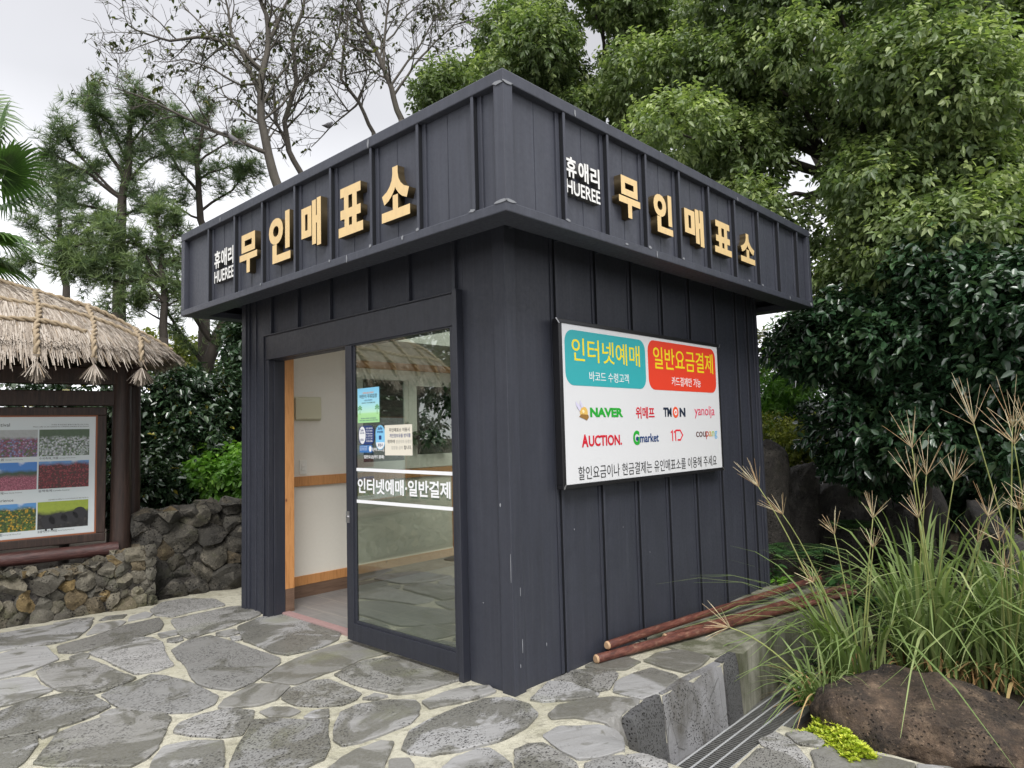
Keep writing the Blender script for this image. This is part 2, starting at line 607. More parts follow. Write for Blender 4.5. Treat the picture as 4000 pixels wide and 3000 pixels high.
SMN = 'scratch'
# pale scratches on the corner trim
for (x, z, w_, h_) in ((.052, .28, .0022, .055), (.045, .60, .002, .03), (.03, .16, .003, .012), (.62, .9, .003, .006), (1.2, .85, .007, .003), (1.55, .62, .005, .003), (.30, .22, .003, .014)):
    smear((x, -.023 if x < .08 else -.0015, z), FR_SIGN, w_, h_)
for (y, z, w_, h_) in ((.06, 1.12, .006, .014), (-.015, .75, .0015, .12), (.25, .5, .005, .003)):
    smear((-.023 if y < .08 else -.001, y, z), FR_DOOR, w_, h_)

# fascia letters
def gold(ch, org, fr, wd, ht):
    text('sign_letter', ch, org, fr, wd, ht, M_GOLD, K, .054, .042, M_GOLDS)
def white(body, org, fr, wd, ht, bold=.026):
    text('sign_letter', body, org, fr, wd, ht, M_WHITEL, K, .040, bold, M_GREYL)
yz = X0 + .0495
for ch, ya, yb, za, zb in (('무', 2.625, 2.322, 2.935, 3.262), ('인', 2.128, 1.80, 2.925, 3.305), ('매', 1.640, 1.375, 2.945, 3.295), ('표', 1.150, .862, 2.935, 3.275), ('소', .655, .368, 2.925, 3.265)):
    gold(ch, (yz, ya, za), FR_DOOR, ya - yb, zb - za)
for ch, xa, xb, za, zb in (('무', .645, .900, 2.963, 3.240), ('인', 1.075, 1.330, 2.945, 3.240), ('매', 1.510, 1.805, 2.950, 3.235), ('표', 1.985, 2.280, 2.955, 3.220), ('소', 2.455, 2.735, 2.960, 3.215)):
    gold(ch, (xa, Y0 + .0495, za), FR_SIGN, xb - xa, zb - za)
for ch, ya, yb, za, zb in (('휴', 3.135, 3.020, 3.080, 3.236), ('애', 3.005, 2.893, 3.078, 3.234), ('리', 2.870, 2.770, 3.072, 3.228)):
    white(ch, (yz, ya, za), FR_DOOR, ya - yb, zb - za)
white('HUEREE', (yz, 3.135, 2.952), FR_DOOR, .375, .105, .014)
for ch, xa, xb, za, zb in (('휴', .110, .212, 3.088, 3.215), ('애', .232, .335, 3.090, 3.214), ('리', .358, .452, 3.085, 3.212)):
    white(ch, (xa, Y0 + .0495, za), FR_SIGN, xb - xa, zb - za)
white('HUEREE', (.108, Y0 + .0495, 2.985), FR_SIGN, .345, .085, .016)

# door frame and sliding door
b = MB()
b.box(-.050, .0, 2.885, 2.96, -.03, 2.27); b.box(0, .108, 2.876, 2.96, 0, 2.27)
b.box(-.062, -.002, .382, .425, -.03, 2.512); b.box(-.050, -.003, .425, 2.96, 2.272, 2.498)
b.box(-.064, -.050, .425, 2.962, 2.486, 2.500); b.box(-.064, -.050, 2.948, 2.962, -.03, 2.486); b.box(0, .108, .38, .425, 0, 2.27)
b.build('door_frame', M_FRAME, K, bevel=.004)
b = MB(); b.box(.076, .15, 1.66, 2.876, -.005, .024)
for i in range(5):
    b.box(.082 + i * .014, .087 + i * .014, 1.66, 2.876, .024, .028)
b.build('threshold', M_THRESH, K)
DX0, DX1 = -.046, -.004
b = MB()
b.box(DX0, DX1, 1.598, 1.682, .035, 2.27); b.box(DX0, DX1, .428, .468, .035, 2.27)
b.box(DX0, DX1, .468, 1.598, .035, .163); b.box(DX0, DX1, .468, 1.598, 2.262, 2.2705)
b.box(DX0 + .012, DX1 - .012, 1.570, 1.598, .163, 2.262)
b.box(DX0 + .01, DX1 - .012, .468, 1.57, .163, .185)
sdoor = b.build('sliding_door', M_FRAME, K, bevel=.003)
b = MB(); b.box(DX0 + .0185, DX0 + .0235, .468, 1.570, .185, 2.262)
b.build('glass_pane', M_GLASS, sdoor)
GX = DX0 + .0178       # outer face of the glass
b = MB()
b.prism([(0, 0), (1.10, -.012), (1.10, .012), (0, .024)], (GX, 1.567, 1.301), *FR_DOOR, .001)
b.prism([(0, 0), (1.10, -.002), (1.10, .022), (0, .024)], (GX, 1.567, 1.062), *FR_DOOR, .001)
W_VIN = flat('white vinyl', (.84, .85, .87))
b.build('white_stripe', W_VIN, sdoor)
G_GHOST = flat('painted letter ghost', (.62, .65, .63))  # grey for the letters' shadow image in the double glazing, painted as a copy
text('lettering', '인터넷예매·일반결제', (GX - .0005, 1.552, 1.136), FR_DOOR, 1.045, .112, W_VIN, sdoor, .0008, .022)
text('lettering', '인터넷예매·일반결제', (DX0 + .028, 1.520, 1.120), FR_DOOR, 1.000, .108, G_GHOST, sdoor, .0008, .02)  # painted ghost image of the white line, set behind it
text('lettering', '예매(바코드)', (GX, 1.425, 1.447), FR_DOOR, .205, .030, W_VIN, sdoor, .0008, .008)
text('lettering', '일반요금(카드결제)', (GX, 1.47, 1.392), FR_DOOR, .25, .030, W_VIN, sdoor, .0008, .01)
b = MB(); b.box(DX0 - .003, DX0, 1.640, 1.684, .907, .994)
b.prism(circ(1.662 * 0, 0, .012), (DX0 - .003, 1.662, .95), *FR_DOOR, .008)
b.build('door_lock', M_STEEL, sdoor)

# ------------------------------------------------------------------ inside the kiosk
b = MB()
b.box(.11, WX0, 3.300, 3.318, .02, 2.56); b.box(WX1, 3.56, 3.300, 3.318, .02, 2.56)
b.box(WX0, WX1, 3.300, 3.318, .02, WZ0); b.box(WX0, WX1, 3.300, 3.318, WZ1, 2.56)
b.box(3.56, 3.578, .12, 3.318, .02, 2.56); b.box(.11, 3.56, .102, .12, .02, 2.56)
b.box(.102, .12, .43, 3.30, 2.30, 2.56); b.box(.102, .12, .12, .425, .02, 2.56)
b.build('interior_wall', M_CREAM, K)
b = MB(); b.ring(.102, 3.578, .102, 3.318, .42, 2.56, 2.60); b.ring(.50, 3.18, .50, 2.92, .02, 2.60, 3.40)  # ceiling ring and shaft round the added roof opening, letting sky light in
b.build('ceiling', MT('white ceiling', (.7, .69, .66), .8).m, K)
b = MB(); b.box(.1085, 3.56, .122, 3.30, -.05, .018)
b.build('tile_floor', M_TILE, K)
b = MB(); b.box(.2, 3.545, 3.288, 3.300, .018, .135); b.box(3.545, 3.56, .12, 3.288, .018, .135)
b.build('tile_skirting', M_SKIRT, K)
b = MB()
b.box(.20, 3.54, 3.284, 3.2995, .135, .225); b.box(3.544, 3.5595, .12, 3.284, .135, .225)
b.box(.108, .198, 2.8765, 3.2995, .22, 2.30)
b.box(.2, 3.54, 3.278, 3.2995, 1.092, 1.188); b.box(1.043, 1.085, 3.278, 3.2995, 1.188, 2.38); b.box(1.085, 3.1, 3.278, 3.2995, 2.30, 2.38)
b.box(2.50, 2.585, 3.268, 3.2995, .225, 1.092)
b.build('pine_trim', M_PINE, K, bevel=.003)
b = MB(); b.box(.110, .196, 2.878, 3.2995, .018, .2195)
b.build('tile_skirting', M_SKIRT, K)
b = MB()
b.box(WX0 - .03, WX1 + .03, 3.29, 3.36, WZ1 - .045, WZ1 + .02); b.box(WX0 - .03, WX1 + .03, 3.286, 3.36, WZ0 - .02, WZ0 + .075)
b.box(WX0 - .03, WX0 + .045, 3.288, 3.36, WZ0 + .075, WZ1 - .045); b.box(WX1 - .045, WX1 + .03, 3.288, 3.36, WZ0 + .075, WZ1 - .045)
b.box(1.815, 1.870, 3.305, 3.335, WZ0 + .075, WZ1 - .045); b.box(1.872, 1.985, 3.292, 3.33, WZ0 + .075, WZ1 - .045)
b.box(1.985, WX1 - .045, 3.292, 3.33, WZ0 + .075, WZ0 + .13); b.box(1.985, WX1 - .045, 3.292, 3.33, WZ1 - .10, WZ1 - .045)
win = b.build('window', M_WPLAST, K, bevel=.003)
b = MB(); b.box(WX0 + .045, 1.815, 3.318, 3.322, WZ0 + .075, WZ1 - .045); b.box(1.985, WX1 - .045, 3.309, 3.313, WZ0 + .13, WZ1 - .10)
b.build('glass_pane', M_WGLASS, win)
b = MB(); b.box(1.862, 1.876, 3.280, 3.292, 1.60, 1.68)
b.build('latch', M_STEEL, win)

ep = thing('electrical_panel', 'cream plastic fuse box cover on the wall inside the doorway', 'fuse box', (.58, 3.30, 1.74))
b = MB(); b.box(.425, .735, 3.288, 3.2995, 1.735, 1.975)
b.build('back_plate', M_CPLAST, ep, bevel=.004)
b = MB(); b.box(.437, .723, 3.262, 3.288, 1.750, 1.960)
lid = b.build('lid', M_CPLAST, ep, bevel=.006)
b = MB(); b.box(.555, .605, 3.256, 3.262, 1.752, 1.764)
b.build('catch', M_CPLAST, ep, bevel=.002)
lsw = thing('light_switch', 'small white double light switch below the fuse box', 'light switch', (.532, 3.30, 1.21))
b = MB(); b.box(.491, .574, 3.290, 3.2995, 1.209, 1.349)
b.build('plate', M_WPLAST, lsw, bevel=.003)
for z in (1.246, 1.282):
    b = MB(); b.box(.512, .553, 3.284, 3.290, z, z + .033)
    b.build('rocker', M_WPLAST, lsw, bevel=.003)

# ------------------------------------------------------------------ papers and stickers on the glass
PX = GX - .001
def paper(name, label, cat, y, z, wd, ht, mat, round_=None):
    o = thing(name, label, cat, (PX, y - wd / 2, z))
    b = MB()
    pts = [(0, 0), (wd, 0), (wd, ht), (0, ht)] if round_ is None else rrect(0, wd, 0, ht, round_, 6)
    b.prism(pts, (PX, y, z), *FR_DOOR, .0008)
    b.build('sheet', mat, o)
    return o
def ptext(o, body, y, z, wd, ht, mat, bold=.004, lift=.001):
    text('lettering', body, (PX - lift, y, z), FR_DOOR, wd, ht, mat, o, .0004, bold)
INK = flat('black ink', (.015, .015, .016))
INKB = flat('blue ink', (.02, .05, .20))
INKF = flat('faded ink', (.45, .43, .38))
t = MT('event poster print', (.4, .7, .85), .45)
c = t.ramp(t.math('ADD', t.n('ShaderNodeSeparateXYZ').outputs[2], 0.), [(0, 0.), (1, 1.)])
sx = t.n('ShaderNodeSeparateXYZ')
t.l(t.co((1, 1, 1)), sx.inputs[0])
t.color(t.ramp(t.math('MULTIPLY', sx.outputs[2], 1 / .262), [(.0, (.36, .68, .30)), (.26, (.42, .74, .34)), (.30, (.50, .80, .62)), (.6, (.36, .72, .85)), (1., (.22, .58, .84))]))
po = paper('event_poster', 'pale blue and green event poster stuck high on the glass door', 'poster', 1.541, 1.664, .272, .262, t.m)
ptext(po, '어린이 무료입장', 1.515, 1.848, .22, .030, INK, .01)
ptext(po, 'OPEN BIG EVENT', 1.475, 1.882, .14, .012, flat('orange ink', (.75, .25, .08)), .01)
ptext(po, '12월 31일까지', 1.455, 1.826, .10, .012, INKB, .01)
ptext(po, '휴애리 자연생활공원', 1.49, 1.808, .17, .010, INK)
ptext(po, '휴애리 회원 무료입장', 1.50, 1.692, .19, .009, INKB)
ptext(po, '자세한 내용은 안내데스크로 문의해 주세요', 1.52, 1.677, .23, .008, INKB)
for yb in (1.512, 1.295):
    b = MB()
    b.prism([(-.003, 0), (.003, 0), (.002, .05), (-.002, .05)], (PX - .001, yb, 1.725), *FR_DOOR, .0004)
    for k in range(6):
        a = rad(-20 + k * 44)
        b.prism([(0, 0), (.022 * math.cos(a - .25), .022 * math.sin(a - .25)), (.030 * math.cos(a), .026 * math.sin(a)), (.022 * math.cos(a + .25), .022 * math.sin(a + .25))], (PX - .0012, yb, 1.772), *FR_DOOR, .0004)
    b.build('palm_print', flat('green ink', (.10, .33, .08)), po)
NAVY = flat('navy print', (.02, .045, .17)); SKYB = flat('sky print', (.22, .55, .82)); WPRI = flat('white print', (.80, .80, .80))
st = paper('safety_sticker', 'navy and white rounded sticker under the event poster', 'sticker', 1.531, 1.500, .193, .142, NAVY, .045)
b = MB(); b.prism(circ(.046, .071, .042, .066), (PX - .001, 1.531, 1.50), *FR_DOOR, .0004)
b.build('white_oval', WPRI, st)
ptext(st, 'Safe', 1.508, 1.600, .040, .018, NAVY, .01, .0016); ptext(st, 'travels', 1.515, 1.582, .056, .014, NAVY, .01, .0016); ptext(st, 'JEJU', 1.512, 1.525, .048, .020, NAVY, .012, .0016)
for i, s_ in enumerate(('안전한 제주여행', '어서오세요', 'Welcome', 'to safe Jeju', 'ようこそ', '欢迎光临')):
    ptext(st, s_, 1.437, 1.615 - i * .019, .08, .012, WPRI, .008)
s2 = paper('info_sticker', 'small blue oblong sticker under the navy rounded one', 'sticker', 1.523, 1.441, .160, .054, flat('mid blue print', (.04, .17, .45)), .008)
for i in range(3):
    ptext(s2, ('코로나19 안전여행', '방역 수칙을 지켜요', 'JEJU SAFE TRAVEL')[i], 1.515, 1.480 - i * .012, .09, .008, WPRI)
b = MB(); b.prism(circ(.137, .027, .017, .022), (PX - .001, 1.523, 1.441), *FR_DOOR, .0004); b.build('white_oval', WPRI, s2)
s3 = paper('safety_sticker', 'light blue oval sticker between the navy sticker and the notice', 'sticker', 1.318, 1.461, .112, .180, SKYB, .055)
b = MB(); b.prism([(math.cos(rad(a)) * .050, math.sin(rad(a)) * .05) for a in range(180, 361, 15)], (PX - .001, 1.262, 1.515), *FR_DOOR, .0004); b.build('white_half', WPRI, s3)
ptext(s3, 'Safe', 1.290, 1.608, .055, .022, NAVY, .012, .0016); ptext(s3, 'travels', 1.298, 1.585, .072, .018, NAVY, .012, .0016); ptext(s3, 'JEJU', 1.293, 1.482, .062, .024, NAVY, .015, .0016)
b = MB(); b.prism([(0, 0), (.03, 0), (.03, .03), (0, .03)], (PX - .001, 1.277, 1.535), *FR_DOOR, .0004); b.build('navy_mark', NAVY, s3)
t = MT('cream paper', (.74, .70, .60), .7); t.bump(t.noise(14, 3), .2, .004)
nt_ = paper('paper_notice', 'cream paper notice with handbill text taped to the glass door', 'notice', 1.207, 1.420, .315, .218, t.m)
ptext(nt_, '무인매표소 이용시', 1.155, 1.588, .235, .028, INK, .008); ptext(nt_, '개인정보유출 방지를', 1.150, 1.547, .24, .028, INKB, .008)
ptext(nt_, '위하여', 1.175, 1.505, .085, .028, INK, .008); ptext(nt_, '발권자외 동행인', 1.075, 1.505, .175, .026, INKF, .008)
ptext(nt_, '입장을 금지', 1.130, 1.462, .13, .026, INKF, .008); ptext(nt_, '합니다.', .985, 1.462, .085, .028, INK, .008)

# ------------------------------------------------------------------ sign board on the right-hand wall
SB = thing('sign_board', 'white sign board with turquoise and red panels on the kiosk side wall', 'sign', (1.55, -.03, 1.18))
SX0, SX1, SZ0, SZ1 = .418, 2.688, 1.182, 2.304
b = MB()
b.box(SX0, SX1, -.085, -.031, SZ0, SZ0 + .028); b.box(SX0, SX1, -.085, -.031, SZ1 - .028, SZ1)
b.box(SX0, SX0 + .034, -.085, -.031, SZ0 + .028, SZ1 - .028); b.box(SX1 - .024, SX1, -.085, -.031, SZ0 + .028, SZ1 - .028)
b.build('frame', MT('black sign frame', (.012, .012, .014), .35).m, SB, bevel=.003)
for x, z, sx_, sz_ in ((SX0, SZ1, 1, -1), (SX0, SZ0, 1, 1), (SX1, SZ1, -1, -1), (SX1, SZ0, -1, 1)):
    b = MB(); b.prism([(0, 0), (.012, 0), (.034, .034), (.022, .03)] if sx_ * sz_ > 0 else [(0, 0), (.012, 0), (-.022, .034), (-.034, .03)], (x - (0 if sx_ > 0 else 0), -.0855, z - (0 if sz_ > 0 else .032)), EX, EZ, -EY, .0015)
    b.build('corner_bracket', M_STEEL, SB)
t = MT('white sign face', (.74, .75, .77), .30)
t.color(t.mix(t.noise(2.2, 5), (.66, .67, .69), (.70, .71, .73)))
b = MB(); b.box(SX0 + .034, SX1 - .024, -.079, -.035, SZ0 + .028, SZ1 - .028)
b.build('panel', t.m, SB)
FY = -.0795
def badge(x0, x1, z0, z1, r, col):
    b = MB(); b.prism(rrect(0, x1 - x0, 0, z1 - z0, r), (x0, FY, z0), EX, EZ, -EY, .0008)
    return b.build('badge', col, SB)
TEAL = flat('turquoise print', (.035, .37, .40)); RED = flat('red print', (.72, .055, .025)); YEL = flat('yellow print', (.82, .68, .02))
badge(.482, 1.470, 1.865, 2.240, .085, TEAL)
badge(1.508, 2.622, 1.865, 2.252, .085, RED)
def st_(body, x0, x1, z0, z1, mat, bold=.0, shear=0., lift=.0):
    return text('lettering', body, (x0, FY - .001 - lift, z0), FR_SIGN, x1 - x0, z1 - z0, mat, SB, .0006, bold, None, shear)
st_('인터넷예매', .556, 1.390, 2.030, 2.190, YEL, .006)
st_('바코드 수령고객', .745, 1.230, 1.900, 1.968, WPRI, .0)
st_('일반요금결제', 1.585, 2.572, 2.030, 2.205, YEL, .006)
st_('카드결제만 가능', 1.852, 2.334, 1.905, 1.978, WPRI, .004)
GREEN = flat('green print', (.02, .36, .035)); CRIM = flat('crimson print', (.58, .012, .03)); DNAV = flat('dark navy print', (.02, .03, .055)); BRN = flat('brown print', (.10, .035, .03))
st_('NAVER', .738, 1.138, 1.652, 1.718, GREEN, .05)
st_('위메프', 1.308, 1.570, 1.640, 1.730, CRIM, .02)
st_('TM', 1.704, 1.828, 1.655, 1.728, DNAV, .045); st_('N', 1.955, 2.050, 1.655, 1.728, DNAV, .045)
def disc(x, z, r, mat, lift, ry=None):
    b = MB(); b.prism(circ(x, z, r, ry, 28), (0, FY - lift, 0), EX, EZ, -EY, .0005); b.build('logo_mark', mat, SB)
ORN = flat('orange red print', (.78, .10, .04))
disc(1.892, 1.691, .045, ORN, .001); disc(1.892, 1.691, .024, WPRI, .0016); disc(1.892, 1.691, .011, ORN, .0022)
st_('yanolja', 2.206, 2.563, 1.642, 1.748, flat('pink red print', (.66, .02, .09)), .0)
st_('A', .633, .708, 1.449, 1.535, CRIM, .04); st_('UCTION.', .712, 1.110, 1.452, 1.527, CRIM, .03)
st_('G', 1.259, 1.345, 1.445, 1.552, GREEN, .045); st_('market', 1.350, 1.616, 1.462, 1.528, flat('deep blue print', (.015, .05, .17)), .02)
disc(1.312, 1.492, .016, flat('deep blue print', (.015, .05, .17)), .0018)
b = MB()
for pts in ([(1.802, 1.535), (1.835, 1.552), (1.835, 1.462), (1.821, 1.462), (1.821, 1.532), (1.802, 1.523)], [(1.850, 1.535), (1.883, 1.552), (1.883, 1.462), (1.869, 1.462), (1.869, 1.532), (1.850, 1.523)],
            [(1.883, 1.552), (1.955, 1.552), (1.998, 1.507), (1.955, 1.462), (1.905, 1.462), (1.905, 1.475), (1.949, 1.475), (1.980, 1.507), (1.949, 1.539), (1.883, 1.539)]):
    if sum(pts[i][0] * pts[(i + 1) % len(pts)][1] - pts[i][1] * pts[(i + 1) % len(pts)][0] for i in range(len(pts))) < 0:
        pts = pts[::-1]
    b.prism(pts, (0, FY - .001, 0), EX, EZ, -EY, .0006)
b.build('logo_mark', flat('pure red print', (.72, .02, .04)), SB)
x = 2.215
for s_, wd_, z0_, z1_, m_ in (('cou', .168, 1.485, 1.530, BRN), ('p', .050, 1.464, 1.530, flat('red brown print', (.45, .05, .03))), ('a', .046, 1.485, 1.530, flat('ochre print', (.62, .35, .05))), ('n', .044, 1.485, 1.530, flat('lime print', (.35, .5, .12))), ('g', .046, 1.464, 1.530, flat('light blue print', (.10, .40, .70)))):
    st_(s_, x, x + wd_, z0_, z1_, m_, .004)
    x += wd_ + .006
st_('할인요금이나 현금결제는 유인매표소를 이용해 주세요', .585, 2.562, 1.232, 1.322, INK, -.002)
# winged golden cap mark
GLD = flat('golden print', (.72, .47, .12)); LIL = flat('pale lilac print', (.62, .60, .76))
disc(.668, 1.682, .044, GLD, .001, .040)
b = MB()
b.prism([(.612, 1.655), (.70, 1.630), (.722, 1.652), (.715, 1.668), (.64, 1.672)], (0, FY - .0017, 0), EX, EZ, -EY, .0004)
b.build('logo_mark', flat('dark gold print', (.30, .16, .04)), SB)
b = MB()
for pts in ([(.622, 1.690), (.582, 1.730), (.580, 1.760), (.600, 1.742), (.620, 1.735), (.640, 1.715)], [(.640, 1.715), (.625, 1.745), (.628, 1.768), (.655, 1.735), (.660, 1.718)]):
    if sum(pts[i][0] * pts[(i + 1) % len(pts)][1] - pts[i][1] * pts[(i + 1) % len(pts)][0] for i in range(len(pts))) < 0:
        pts = pts[::-1]
    b.prism(pts, (0, FY - .0022, 0), EX, EZ, -EY, .0004)
b.build('logo_mark', LIL, SB)
disc(.660, 1.690, .012, flat('cream print', (.85, .75, .45)), .0028)
